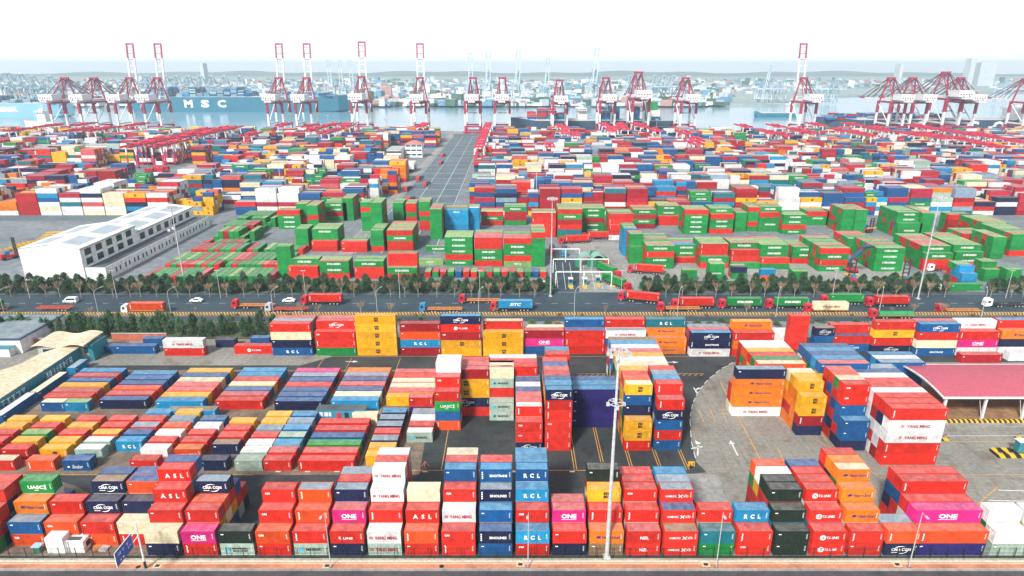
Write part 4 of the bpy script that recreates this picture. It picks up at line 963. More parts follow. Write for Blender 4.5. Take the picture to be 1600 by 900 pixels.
# ------------------------------------------------------------------ cranes
M_CR = noisy('crane_red', (.32,.018,.058), (.40,.030,.08), .2, .5, None, 1.0); M_CW = noisy('crane_white', (.74,.74,.74), (.82,.82,.82), .2, .5)
M_CD = mat('crane_cable', (.14,.03,.05), .6); M_RR = noisy('yard_crane_red', (.60,.012,.055), (.70,.03,.09), .2, .5, None, 1.0)
def sts(boom_up, mats, parts=True, label=None, hs=1.0, group='quay cranes along the waterfront', far=False):
    """ship-to-shore crane; x along the quay, +y over the water"""
    R_, W_, D_ = 0, 1, 2
    root = empty('quay_crane') if parts else None
    acc = MB()
    def out(b, name):
        nonlocal acc
        if parts: b.build(name, mats, root)
        else:
            n = len(acc.v); acc.v += b.v; acc.f += [tuple(n+i for i in f) for f in b.f]; acc.m += b.m
    HG = 40*hs; hx = 9.6; hy = 15
    for sx in (-1, 1):
        for sy in (-1, 1):
            b = MB(); x, y = sx*hx, sy*hy
            b.box((x-1.2,y-1.2,0),(x+1.2,y+1.2,10), R_); b.box((x-1.15,y-1.15,10.001),(x+1.15,y+1.15,25*hs), W_); b.box((x-1.4,y-1.4,25*hs+.001),(x+1.4,y+1.4,HG), R_); out(b, 'leg')
    b = MB()
    for sy in (-1, 1): b.box((-hx+1,sy*hy-.9,8),(hx-1,sy*hy+.9,10), R_); b.box((-hx-3,sy*hy-.8,.8),(hx+3,sy*hy+.8,2.6), R_); b.box((-hx+1.1,sy*hy-1,HG-2.4),(hx-1.1,sy*hy+1,HG), R_)
    for sx in (-1, 1):
        b.box((sx*hx-.8,-hy+1.1,11.5),(sx*hx+.8,hy-1.1,13.2), W_); b.bar((sx*hx,-hy,13),(sx*hx,hy,HG-3), .8, .8, W_); b.box((sx*hx-.9,-hy+1.2,HG-2.0),(sx*hx+.9,hy-1.2,HG), R_)
        for q in range(4): b.box((sx*(hx-1.5*q)-.55, -hy-.5, 0),(sx*(hx-1.5*q)+.55, -hy+.5, .79), D_)
    out(b, 'portal_frame')
    b = MB()
    for sx in (-1, 1): b.box((sx*3.4-.7,-38,HG+.01),(sx*3.4+.7,17,HG+2.4), W_)
    for y in (-37, -20, 0, 16): b.box((-2.7,y-.5,HG+.3),(2.7,y+.5,HG+1.8), W_)
    out(b, 'girder')
    b = MB(); b.box((-8.6,-33,HG+2.41),(8.6,-14,HG+9.0), W_); b.box((-8.9,-33.3,HG+9.001),(8.9,-13.7,HG+9.5), W_)
    for q in range(5): b.box((-7+3*q,-33.06,HG+4.5),(-5.4+3*q,-33.002,HG+6), D_)
    out(b, 'machinery_house')
    AP = 68*hs; b = MB()
    for sx in (-1, 1):
        b.bar((sx*8.4,hy,HG),(sx*3.6,hy-3,AP), 1.5, 1.3, R_); b.bar((sx*3.6,hy-3,AP),(sx*7.5,-hy,HG+.2), .9, .9, R_); b.bar((sx*5.8,hy-1.5,HG+15*hs),(sx*6,-2,HG+14*hs), .5, .5, R_)
    b.box((-5.4,hy-4.2,AP-.8),(5.4,hy-1.8,AP+1.6), R_); b.bar((-6.6,hy-1.2,HG+13*hs),(6.6,hy-1.2,HG+13*hs), .7, .7, R_)
    out(b, 'apex_frame')
    b = MB()
    if boom_up: p0 = Vector((0,17.5,HG+1.2)); d = Vector((0,math.cos(R(82)),math.sin(R(82)))); Lb = 70*hs
    else: p0 = Vector((0,17.5,HG+1.2)); d = Vector((0,1,.012)).normalized(); Lb = 58*hs
    for sx in (-1, 1):
        o_ = Vector((sx*4.2,0,0)); b.bar(p0+o_, p0+o_+d*Lb*.74, 1.7, 2.2, W_); b.bar(p0+o_+d*Lb*.74, p0+o_+d*Lb, 1.5, 1.8, R_)
    for q in range(9): c = p0 + d*(Lb*(q+.5)/9); b.bar(c-Vector((3.4,0,0)), c+Vector((3.4,0,0)), .6, .6, W_ if q < 6 else R_)
    b.bar(p0+d*Lb-Vector((5.0,0,0)), p0+d*Lb+Vector((5.0,0,0)), 1.6, 2.0, R_)
    out(b, 'boom')
    b = MB(); ap = Vector((0,hy-3,AP+.5)); th = .6
    for sx in (-1, 1):
        o_ = Vector((sx*3.5,0,0)); b.bar(ap+o_, Vector((sx*3.5,-36,HG+2)), th, th, D_); b.bar(ap+o_, Vector((sx*3.5,-16,HG+2)), th, th, D_)
        if boom_up: b.bar(ap+o_, p0+o_+d*Lb*.35, th, th, D_)
        else:
            for f in (.42, .72, .97): b.bar(ap+o_, p0+o_+d*Lb*f, th, th, D_)
    out(b, 'stay')
    b = MB(); yt = -4; b.box((-3,yt-3,HG-1.6),(3,yt+3,HG-.01), W_); b.box((1.0,yt+3.2,HG-4.2),(3.4,yt+5.6,HG-1.4), D_); out(b, 'trolley')
    if not boom_up and parts: b = MB(); b.box((-6,-5.2,HG-15),(6,-3,HG-14.2), D_); [b.bar((x,-4,HG-14.2),(x*.5,-4,HG-1.7),.12,.12,D_) for x in (-4,4)]; out(b, 'spreader')
    if not parts: root = acc.build('quay_crane', mats)
    tag(root, label, 'crane', group); return root
cm = [M_CR, M_CW, M_CD]
up0 = sts(True, cm); dn0 = sts(False, cm)
UPS = [(210,'raised-boom quay crane at left, beside the lowered ones'),(253,'raised-boom quay crane in front of the hull lettering, second in line'),(440,'raised-boom quay crane in front of the far dark hull'),(483,'raised-boom quay crane at the stern of the far dark hull'),(568,'raised-boom quay crane with the tallest-looking boom, standing by itself'),(658,'raised-boom quay crane just left of the terminal roadway'),(1250,'raised-boom quay crane standing alone near the small barge')]
DNS = [(110,'lowered-boom quay crane by the small white ship at far left'),(155,'lowered-boom quay crane beside the first raised boom at left'),(740,'lowered-boom quay crane right of the terminal roadway'),(785,'lowered-boom quay crane off the bow of the moored ship'),(873,'lowered-boom quay crane over the bow half of the moored ship'),(945,'lowered-boom quay crane behind the moored ship bridge'),(995,'lowered-boom quay crane over the middle of the moored ship, tallest peak'),(1068,'lowered-boom quay crane over the stern of the moored ship'),(1385,'lowered-boom quay crane, first of the right-hand cluster'),(1418,'lowered-boom quay crane, second of the right-hand cluster'),(1468,'lowered-boom quay crane, highest peak of the right-hand cluster'),(1492,'lowered-boom quay crane, last of the right-hand cluster'),(1592,'lowered-boom quay crane cut off by the right edge')]
for proto_, lst in ((up0, UPS), (dn0, DNS)):
    for i, (px, lab) in enumerate(lst):
        o = proto_ if i == 0 else copy_tree(proto_)
        p = G(px, 207); s = {995:1.10, 1468:1.10, 440:1.0, 568:1.02, 1592:.98, 873:.96}.get(px, 1.0)
        o.location = (p.x, QY-18, 0); o.scale = (s, s, s); o['label'] = lab
# far cranes across the harbour: single objects, distance haze mixed into their pale colours
M_FB = noisy('far_crane_hazed_blue', (.34,.50,.60), (.40,.55,.64), .2, .6); fm = [M_FB, noisy('far_crane_hazed_grey', (.62,.70,.74), (.70,.76,.79), .2, .6), mat('far_crane_hazed_stay', (.22,.30,.36), .6)]
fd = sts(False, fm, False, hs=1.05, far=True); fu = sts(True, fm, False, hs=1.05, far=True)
FD = [8,27,46,64,90,240,268,285,303,322,338,358,382,945-12,980,1018,1032,1047,1190,1202,1218,1268,1288,1298,1560]; FU = [520,537,553,735,762,807,852,925,1187]
kfd = kfu = 0
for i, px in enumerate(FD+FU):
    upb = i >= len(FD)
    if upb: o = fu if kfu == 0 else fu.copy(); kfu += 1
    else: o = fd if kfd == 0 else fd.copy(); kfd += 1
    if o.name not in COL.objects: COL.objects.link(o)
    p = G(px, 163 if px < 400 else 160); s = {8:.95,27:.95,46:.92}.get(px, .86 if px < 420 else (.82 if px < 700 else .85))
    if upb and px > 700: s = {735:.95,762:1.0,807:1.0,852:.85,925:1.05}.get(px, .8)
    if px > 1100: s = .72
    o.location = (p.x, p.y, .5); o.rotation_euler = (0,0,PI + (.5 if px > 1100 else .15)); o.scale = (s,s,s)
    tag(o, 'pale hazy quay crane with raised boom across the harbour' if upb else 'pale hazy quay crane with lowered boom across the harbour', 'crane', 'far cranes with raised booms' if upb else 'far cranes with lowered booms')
# rubber-tyred yard cranes straddling the far blocks
rt = empty('yard_crane'); tag(rt, 'red yard crane', 'crane', 'red yard cranes straddling the far blocks')
for sx in (-1, 1):
    b = MB(); b.box((sx*3.6-.4,-21,18.0),(sx*3.6+.4,21,19.6)); b.build('girder', M_RR, rt)
    b = MB(); b.box((sx*4.2-.6,-12.4,.9),(sx*4.2+.6,-11.2,2.0)); b.build('wheel_bogie', M_CD, rt); b = MB(); b.box((sx*4.2-.6,11.2,.9),(sx*4.2+.6,12.4,2.0)); b.build('wheel_bogie', M_CD, rt)
    for sy in (-1, 1):
        b = MB(); b.bar((sx*4.2,sy*11.8,2.0),(sx*4.2,sy*11.8,11.5),1.0,1.0,0); b.bar((sx*4.2,sy*11.8,11.5),(sx*3.6,sy*11.8,18.0),1.0,1.0,1); b.build('leg', [M_RR, M_CW], rt)
        b = MB(); b.tube((sx*4.2-.4,sy*11.8,.75),(sx*4.2+.4,sy*11.8,.75),.75,n=12); b.build('wheel', M_CD, rt)
for sy in (-1, 1): b = MB(); b.box((-3.6,sy*11.8-.4,2.0),(3.6,sy*11.8+.4,3.0)); b.box((-3.05,sy*12-.4,17.6),(3.05,sy*12+.4,19.2)); b.build('sill_beam', M_RR, rt)
b = MB(); b.box((-3.4,-1.2,19.62),(3.4,1.2,20.8)); b.build('trolley', M_RR, rt); b = MB(); b.box((-1.2,2.4,14.8),(1.2,4.6,17.2)); b.build('operator_cab', M_CW, rt); b = MB(); b.box((-2.6,-12.3,3.02),(2.6,-11.3,6.0)); b.build('engine_house', M_CW, rt)
rr = random.Random(8); yb_ = G(800, 338).y + 3; rows_ = []; kk = 0
while yb_ < 775: rows_.append(yb_); yb_ += 15 + (5 if kk % 2 == 0 else 12); kk += 1
spots = []
for px, py0, py1 in ((205,262,228),(222,262,226),(250,262,226),(280,250,224),(390,240,212),(455,232,210),(480,236,214),(505,240,216),(660,226,210),(705,262,212),(722,238,212),(850,262,240),(890,238,214),(960,232,212),(975,226,212),(1020,232,210),(1060,250,214),(1085,258,236),(1105,258,230),(1130,262,240),(1215,240,212),(1250,232,214),(1290,244,220),(1340,238,214),(1372,230,216),(1420,240,218),(1470,232,214),(1500,250,226),(1545,262,236),(1580,250,222),(1600,256,226),(30,232,212),(70,230,210),(95,236,214),(150,232,212)):
    y0, y1 = G(800, py0).y, G(800, py1).y
    X = G(px, py0).x
    for yb_ in rows_:
        if y0-12 < yb_ < y1 and rr.random() < .5: spots.append((X + rr.uniform(-5, 5), yb_ + 7))
for i, (x, y) in enumerate(spots):
    if LANE[0]-6 < x < LANE[1]+6: x = LANE[1]+8
    o = rt if i == 0 else copy_tree(rt)
    o.location = (x, y, .012); o['label'] = 'red gantry yard crane on white-topped legs over the far container blocks'
# ------------------------------------------------------------------ ships
def ship(name, X0, X1, Y0, beam, zt, hullm, label, bridge=None, bow=-1, lift=0, letters=None, red=None, smat=None):
    t = empty(name, ((X0+X1)/2, Y0, -4)); tag(t, label, 'ship'); h = (X1-X0)/2
    b = MB(); z1 = zt+4; pts = []
    out = [(-h,beam*.5),(-h+.10*h,beam*.14),(-h+.3*h,0),(h-.08*h,0),(h,beam*.15),(h,beam*.85),(h-.08*h,beam),(-h+.3*h,beam),(-h+.10*h,beam*.86)]
    if bow > 0: out = [(-x, y) for x, y in out][::-1]
    n = len(out); k = len(b.v)
    def sheer(x): return z1 + (3.2 if (x*bow > h*.72) else 0)
    b.v += [(x*(.955 if x*bow > h*.8 else 1), y, 0) for x, y in out] + [(x, y, 3.0) for x, y in out] + [(x, y, sheer(x)) for x, y in out]
    for a, m in ((0, 1), (n, 0)):
        for i in range(n): j = (i+1) % n; b.f.append((k+a+i, k+a+j, k+a+n+j, k+a+n+i)); b.m.append(m)
    b.f.append(tuple(k+2*n+i for i in range(n))); b.m.append(2); b.build('hull', [hullm, red or hullm, M_GREY], t)
    if bridge is not None:
        x = h*bridge; W_ = smat or M_WHITE; b = MB(); b.box((x-6,beam*.12,z1+.01),(x+6,beam*.88,z1+13)); b.box((x-7,0,z1+13.01),(x+5,beam,z1+16)); b.box((x-3,beam*.4,z1+16.01),(x+2,beam*.6,z1+19)); s = b.build('bridge', [W_], t)
        b = MB(); b.bar((x,beam*.5,z1+19),(x,beam*.5,z1+26),.7); b.bar((x-2.5,beam*.5,z1+23),(x+2.5,beam*.5,z1+23),.4); b.build('mast', M_WHITE2, s)
        b = MB(); [b.box((x-6.5+2.2*i,-.05,z1+13.8),(x-5+2.2*i,-.005,z1+15.2)) for i in range(5)]; b.build('window', M_DARKGL, s)
    if letters:
        for s_, cx, wd_, hh, zb in letters:
            for pts_, fs, ink in T_(s_, wd_, hh, cx, zb, 'w', .05):
                b = MB(); b.v = [(p[0],-.25,p[1]) for p in pts_]; b.f = [tuple(f) for f in fs]; b.m = [0]*len(fs); b.build('lettering', INK['w'], t)
    return t
M_HB = noisy('hull_dark_blue', (.02,.055,.10), (.035,.08,.13), .05, .5); M_HT = noisy('hull_teal', (.015,.15,.23), (.025,.18,.26), .03, .5); M_HL = noisy('hull_light_blue', (.20,.42,.52), (.25,.48,.58), .03, .5); M_HR = noisy('hull_red_oxide', (.30,.05,.06), (.38,.08,.08), .05, .6)
xs = lambda a, c, y: (G(a, y).x, G(c, y).x)
a, c = xs(798, 1068, 208); t = ship('cargo_ship', a, c, SHIPY, 40, 13, M_HB, 'dark blue-hulled cargo ship moored at the quay, with a green funnel tower', -.14, red=M_HR)
b = MB(); fx = (G(1028, 208).x - (a+c)/2); b.box((fx-7.5,12,17.01),(fx+7.5,26,41)); b.build('funnel', mat('funnel_green', (.01,.26,.06), .5), t); b = MB(); b.box((fx-6,8,17.01),(fx+10,11.9,30)); b.build('accommodation', M_WHITE, t)
a, c = xs(205, 545, 172); cx = (a+c)/2
lt = [(s_, G(px, 172).x-cx, 17, 14.5, 9) for s_, px in (('M',296),('S',322),('C',348))]
t = ship('cargo_ship', a, c, MSY, 54, 25, M_HT, 'huge teal-hulled container ship across the harbour with three spaced white capitals', .36, bow=1, letters=lt, smat=M_CW)
a, c = xs(-160, 104, 180); cx = (a+c)/2
ship('cargo_ship', a, c, MKY, 46, 20, M_HL, 'light blue container ship with white lettering across the harbour at far left', -.5, letters=[('MAERSK', G(8, 180).x-cx, 52, 8.5, 10)], bow=1)
a, c = xs(1300, 1720, 208); cx = (a+c)/2; lt = [(s_, G(px, 208).x-cx, 17, 13, 3.5) for s_, px in (('C',1415),('O',1460),('S',1504),('C',1545),('O',1588))]
ship('cargo_ship', a, c, SHIPY, 40, 14, M_HB, 'dark blue ship with giant white capitals moored behind the right-hand cranes', .55, letters=lt)
a, c = xs(1180, 1246, 180); ship('barge', a, c, G(1210, 180).y, 14, 3.5, M_HT, 'low blue barge crossing the harbour beside the lone raised crane', .7)
a, c = xs(18, 74, 200); ship('service_ship', a, c, G(40, 199).y+12, 16, 6, M_WHITE2, 'small white service ship moored at far left', .1, smat=M_WHITE)
# ------------------------------------------------------------------ far shore, tones paled to carry part of the haze
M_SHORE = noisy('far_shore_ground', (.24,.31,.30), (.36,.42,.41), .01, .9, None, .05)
sh = [(-4900,G(0,166).y-20),(G(120,166).x,G(120,165).y),(G(560,164).x,G(560,164).y),(G(900,163).x,G(900,163).y),(G(1120,163).x,G(1120,163).y),(G(1260,163).x,G(1260,163).y),(G(1296,160).x,G(1296,158).y),(G(1330,157).x,G(1330,154).y+120),(G(1500,150).x,G(1500,150).y+200),(4900,2900),(4900,7800),(-4900,7800)]
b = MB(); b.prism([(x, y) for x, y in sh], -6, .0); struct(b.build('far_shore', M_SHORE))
fr = random.Random(12); b = MB()
for i in range(5200):
    y = fr.uniform(G(800,161).y+30, 1.0)*0 + (1480 + 2600*fr.random()**1.8); x = fr.uniform(-.86, .86)*y
    if x > .33*y and y < 2100 + (x/y-.33)*2500: continue
    w_, d_, h_ = fr.uniform(7,30), fr.uniform(7,24), fr.choice([3,4,5,6,7,8,10,13]) * (1 if fr.random() < .93 else 2.2)
    M = Matrix.Translation((x, y, 0)) @ Matrix.Rotation(fr.uniform(-.5,.5), 4, 'Z'); b.box((-w_/2,-d_/2,-.5),(w_/2,d_/2,h_), fr.choice([0,0,1,1,2,2,2,3,4,4]), M)
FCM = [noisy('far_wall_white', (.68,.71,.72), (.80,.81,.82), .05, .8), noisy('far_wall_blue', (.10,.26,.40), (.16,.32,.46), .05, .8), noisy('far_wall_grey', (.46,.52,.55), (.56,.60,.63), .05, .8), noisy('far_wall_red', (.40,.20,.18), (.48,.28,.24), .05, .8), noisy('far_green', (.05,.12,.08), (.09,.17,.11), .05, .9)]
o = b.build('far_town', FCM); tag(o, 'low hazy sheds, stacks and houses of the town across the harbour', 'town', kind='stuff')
b = MB(); nx = 90
for ry, hh, sd in ((6200, 24, 1), (7400, 36, 9)):
    k = len(b.v)
    for i in range(nx+1):
        x = -4800+9600*i/nx; f = .55+.25*math.sin(i*.31+sd)+.2*math.sin(i*.83+sd*2)
        b.v += [(x, ry-500, 0), (x, ry, max(8, hh*f)), (x, ry+400, 0)]
    for i in range(nx):
        q = k+3*i; b.f += [(q,q+3,q+4,q+1),(q+1,q+4,q+5,q+2)]; b.m += [0,0]
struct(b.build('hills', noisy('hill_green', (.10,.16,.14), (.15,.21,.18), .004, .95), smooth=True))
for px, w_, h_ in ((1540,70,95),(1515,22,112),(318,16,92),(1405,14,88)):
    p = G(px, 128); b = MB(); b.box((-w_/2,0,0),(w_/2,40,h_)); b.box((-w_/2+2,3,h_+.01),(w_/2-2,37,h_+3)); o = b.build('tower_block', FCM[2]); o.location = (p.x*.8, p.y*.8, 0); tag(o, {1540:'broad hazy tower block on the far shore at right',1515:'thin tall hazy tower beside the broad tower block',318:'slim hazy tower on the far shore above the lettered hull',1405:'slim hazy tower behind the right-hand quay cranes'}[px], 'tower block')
# ------------------------------------------------------------------ air
hz = MB(); hz.box((-5100,-60,-10),(5100,8200,124)); ho = hz.build('haze', (lambda m: m)(bpy.data.materials.new('haze_air')))
hm = ho.data.materials[0]; hm.use_nodes = True; ht = hm.node_tree; ht.nodes.clear(); ou = ht.nodes.new('ShaderNodeOutputMaterial'); pv = ht.nodes.new('ShaderNodeVolumePrincipled')
pv.inputs['Density'].default_value = .00014; pv.inputs['Color'].default_value = (.74,.91,1,1); pv.inputs['Anisotropy'].default_value = .1; L(ht, pv.outputs[0], ou.inputs['Volume'])
ho['kind'] = 'stuff'; ho['label'] = 'pale blue haze over the harbour'
# ------------------------------------------------------------------ trees
def leafmat(name, c1, c2, sc=.8):
    def fn(t, b):
        oi = t.nodes.new('ShaderNodeObjectInfo'); c = ramp(t, noise(t, sc, 3), [(.35, c1), (.65, c2)])
        hsv = N(t, 'HueSaturation'); mr = N(t, 'MapRange'); L(t, oi.outputs['Random'], mr.inputs['Value']); mr.inputs['To Min'].default_value = .7; mr.inputs['To Max'].default_value = 1.3
        L(t, mr.outputs[0], hsv.inputs['Value']); L(t, c, hsv.inputs['Color']); L(t, hsv.outputs[0], b.inputs['Base Color'])
    return mat(name, c1, .8, fn=fn)
M_PINE = leafmat('pine_needles', (.015,.058,.026), (.060,.130,.055)); M_PINE2 = leafmat('juniper_leaves', (.018,.066,.022), (.070,.155,.055)); M_TWIG = leafmat('brown_twigs', (.20,.11,.05), (.32,.20,.10)); M_BARK = noisy('pale_bark', (.34,.28,.22), (.48,.42,.35), 2.0, .9); M_BARKD = noisy('dark_bark', (.06,.04,.03), (.10,.07,.05), 2.0, .9)
M_SHRUB = leafmat('shrub_leaves', (.05,.09,.03), (.11,.16,.06))
def pine(seed, h, r, m, n=750):
    q = random.Random(seed); t = empty('pine_tree')
    b = MB(); b.tube((0,0,0),(0,0,h*.93),.16,.04,7); b.build('trunk', M_BARKD, t)
    b = MB(); lob = [(q.uniform(0,2*PI), q.uniform(.03,.9), q.uniform(.5,1.2)) for _ in range(22)]
    for i in range(n):
        a, f, k = q.choice(lob); f = min(.99, max(.03, f+q.gauss(0,.07))); rad = r*(1-f)**.55*(.75+.25*f)*k*(q.random()**.45); a += q.gauss(0,.42)
        z = h*(.03+.97*f) - rad*.10; p = Vector((rad*math.cos(a), rad*math.sin(a), z)); s = q.uniform(.20,.46)
        u = Vector((math.cos(a), math.sin(a), q.uniform(-.5,.35))).normalized(); v = u.cross(Vector((q.uniform(-1,1),q.uniform(-1,1),1))).normalized()
        b.face([p-u*s*.6, p+v*s*.35, p+u*s, p-v*s*.35])
    b.build('crown', m, t); return t
def bare(seed, h):
    q = random.Random(seed); t = empty('bare_tree'); b = MB(); b.tube((0,0,0),(q.uniform(-.15,.15),0,h*.42),.11,.08,7); b.build('trunk', M_BARK, t); b = MB(); w_ = MB()
    for i in range(9):
        a = 2*PI*i/9+q.uniform(-.3,.3); p0 = Vector((0,0,h*q.uniform(.34,.45))); p1 = p0+Vector((math.cos(a)*q.uniform(.5,1.1),math.sin(a)*q.uniform(.5,1.1),h*q.uniform(.18,.30))); b.tube(p0,p1,.05,.03,5)
        for j in range(4):
            p2 = p1+Vector((math.cos(a+q.uniform(-.9,.9))*q.uniform(.3,.9),math.sin(a+q.uniform(-.9,.9))*q.uniform(.3,.9),h*q.uniform(.08,.26))); b.tube(p1,p2,.025,.010,4)
            for k in range(13):
                p = p1.lerp(p2, q.random())+Vector((q.gauss(0,.22),q.gauss(0,.22),q.gauss(0,.22))); s = q.uniform(.07,.17); u = Vector((q.uniform(-1,1),q.uniform(-1,1),q.uniform(-1,1))).normalized(); v = u.cross(Vector((0.3,.2,1))).normalized(); w_.face([p-u*s,p+v*s*.6,p+u*s,p-v*s*.6])
    b.build('branch', M_BARK, t); w_.build('crown', M_TWIG, t); return t
def shrub(seed, r, m):
    q = random.Random(seed); t = empty('shrub'); b = MB()
    for i in range(220):
        a, e = q.uniform(0,2*PI), q.random()**.6; rr_ = r*e*q.uniform(.75,1.15); p = Vector((rr_*math.cos(a), rr_*math.sin(a), r*.95*math.sqrt(max(0.02,1-e*e))*q.uniform(.3,1))); s = q.uniform(.10,.24); u = Vector((q.uniform(-1,1),q.uniform(-1,1),q.uniform(-.6,1))).normalized(); v = u.cross(Vector((.3,.2,1))).normalized(); b.face([p-u*s,p+v*s*.7,p+u*s,p-v*s*.7])
    b.build('crown', m, t); b = MB(); [b.tube((0,0,0),(math.cos(k)*.4,math.sin(k)*.4,r*.5),.03,.015,4) for k in (0,2,4)]; b.build('stem', M_BARKD, t); return t
PR = [pine(i, 5.7, 3.3, M_PINE, 1800) for i in (1,2,3)]; JR = [pine(i, 7.8, 3.0, M_PINE2, 2000) for i in (11,12,13)]; BR = [bare(i, 6.6) for i in (21,22)]; SR = [shrub(i, 1.3, M_SHRUB) for i in (31,32)]; WR = [shrub(i, 1.3, M_TWIG) for i in (41,)]
used = set(); tr = random.Random(17)
def plant(protos, p, s, label, group):
    o0 = tr.choice(protos)
    if o0.name in used: o = copy_tree(o0)
    else: used.add(o0.name); o = o0
    o.location = p; o.scale = (s*tr.uniform(.9,1.1), s*tr.uniform(.9,1.1), s*tr.uniform(.88,1.12)); o.rotation_euler = (0,0,tr.uniform(0,6.28)); tag(o, label, 'shrub' if 'shrub' in o0.name else 'tree', group)
px = -40
while px < 1640:
    if not (862 < px < 1006 or 1478 < px < 1545):
        for py in (450, 457): plant(PR, G(px+tr.uniform(-6,6), py+tr.uniform(-2,1)), tr.uniform(.6,1.12), 'dark green pine in the dense row along the far side of the road', 'pines along the far side of the road')
    px += 11.5
px = -30
while px < 1640:
    if not (860 < px < 1000 or 1478 < px < 1535): plant(BR, G(px+tr.uniform(-5,5), 464.5), tr.uniform(.85,1.12), 'bare brown street tree with pale trunk in front of the dark pines', 'bare street trees along the far side of the road')
    px += 25.5
px = -40
while px < 432:
    plant(JR, G(px+tr.uniform(-4,4), 522+tr.uniform(-2,4)), tr.uniform(.85,1.1), 'bushy green conifer in the hedge row on the near side of the road', 'conifers on the near side of the road'); px += 15.5
for px in list(range(430, 1620, 17)):
    if tr.random() < .8: plant(SR if tr.random() < .75 else WR, G(px+tr.uniform(-7,7), 506+tr.uniform(-4,3)), tr.uniform(.9,1.5), 'low leafy shrub in the strip behind the back row of containers', 'shrubs behind the back row')
for px in list(range(-20, 1620, 33)):
    if tr.random() < .85: plant(WR if tr.random() < .6 else BR, G(px+tr.uniform(-12,12), 493.5), tr.uniform(.45,.9), 'thin brown leafless shrub beside the striped road barrier', 'leafless shrubs along the road barrier')
# ------------------------------------------------------------------ lamps, masts, poles
M_POLE = noisy('galvanised_pole', (.42,.44,.44), (.55,.56,.55), 1.0, .45); M_LAMP = mat('lamp_housing', (.45,.46,.46), .4)
def pt(b, p, q, r, r2=None, n=8): b.tube(p, q, r, r2, n)
def mast(p, h, label, rings=1, detailed=False):
    t = empty('light_mast', p); tag(t, label, 'light mast'); k = 1.3 if detailed else 1.0
    b = MB(); pt(b, (0,0,0), (0,0,h), .30*k, .13*k, 12); b.box((-.6,-.6,0),(.6,.6,.35)); b.build('pole', M_POLE, t)
    for i in range(rings):
        z = h-.3 if i == 0 else h*.77; b = MB(); n = 10; rr_ = 1.7 if i == 0 else 1.3
        for j in range(n):
            a, c = 2*PI*j/n, 2*PI*(j+1)/n; b.bar((rr_*math.cos(a),rr_*math.sin(a),z),(rr_*math.cos(c),rr_*math.sin(c),z),.10)
            if j % 2 == 0: b.bar((0,0,z),(rr_*math.cos(a),rr_*math.sin(a),z),.10)
        ring = b.build('lamp_ring', M_POLE, t)
        for j in range(n if i == 0 else 4):
            a = 2*PI*j/(n if i == 0 else 4); b = MB(); b.box((rr_*math.cos(a)-.26,rr_*math.sin(a)-.26,z-.55),(rr_*math.cos(a)+.26,rr_*math.sin(a)+.26,z-.06)); b.build('floodlight', M_LAMP if detailed else M_POLE, ring)
    return t
def z_at(p, py):
    ph = CAM_P + math.atan((py-450)/CAM_F); return CAM_H - p.y*math.tan(ph)
p = G(948, 871); mast(p, z_at(p, 547), 'tall pale floodlight mast rising between the front containers, with two rings of lamps', 2, True)
for i, (px, py, ty, lab) in enumerate(((860,463,308,'tall floodlight mast beside the gate lanes'),(1434,467,306,'tall floodlight mast at the edge of the pines, right of the gate'),(288,440,322,'tall floodlight mast in front of the long white workshop'),(42,316,244,'floodlight mast by the far container stacks at left'),(82,252,200,'floodlight mast among the red yard cranes at left'),
        (442,316,246,'floodlight mast among the far blocks above the green stacks'),(605,228,186,'slender floodlight mast on the quay left of the roadway'),(1162,214,184,'slender floodlight mast at the quay, right of the moored ship'),(822,240,206,'floodlight mast among far blocks before the moored ship bow'),(1347,214,186,'slender mast next to the right-hand quay cranes'),(1366,268,228,'floodlight mast among the far blocks below the right-hand cranes'),(1234,302,258,'floodlight mast among the far blocks above the right-hand green stacks'),(1024,222,186,'slim mast in front of the green ship funnel'),(515,216,180,'slim mast between raised-boom cranes'),(838,318,252,'floodlight mast in the far blocks right of the roadway'))):
    p = G(px, py); mast(p, z_at(p, ty), lab)
def lamp_proto(h, arm, name):
    t = empty(name); b = MB(); pt(b, (0,0,0), (0,0,h*.86), .11, .075); pt(b, (0,0,0), (0,0,.9), .17, .17)
    prev = Vector((0,0,h*.86))
    for i in range(5):
        f = (i+1)/5; c = Vector((0, arm*(1-math.cos(f*PI/2)), h*.86+h*.14*math.sin(f*PI/2))); pt(b, prev, c, .065, .06); prev = c
    b.build('pole', M_POLE, t); b = MB(); b.box((-.18,arm-.15,h-.08),(.18,arm+.9,h+.08)); b.build('lamp_head', M_LAMP, t); return t
lp = lamp_proto(10.2, 2.6, 'street_lamp')
for i, px in enumerate((8,155,268,428,590,748,897,1058,1212,1372,1533)):
    o = lp if i == 0 else copy_tree(lp); o.location = G(px, 495); o.rotation_euler = (0,0,-.5)
    tag(o, 'curved-arm grey street lamp standing on the striped median of the road', 'street lamp', 'curved street lamps on the road median')
b = MB(); pt(b, (0,0,0), (0,0,11), .12, .07); lq = empty('street_pole'); b.build('pole', M_POLE, lq); b = MB(); b.box((-.9,-.12,10.9),(.9,.12,11.1)); b.build('lamp_head', M_LAMP, lq)
for i, px in enumerate((47,183,345,478,625,750,970,1300,1571)):
    o = lq if i == 0 else copy_tree(lq); o.location = G(px, 466); tag(o, 'straight pale pole rising from the far verge among the bare trees', 'pole', 'straight poles along the far verge')
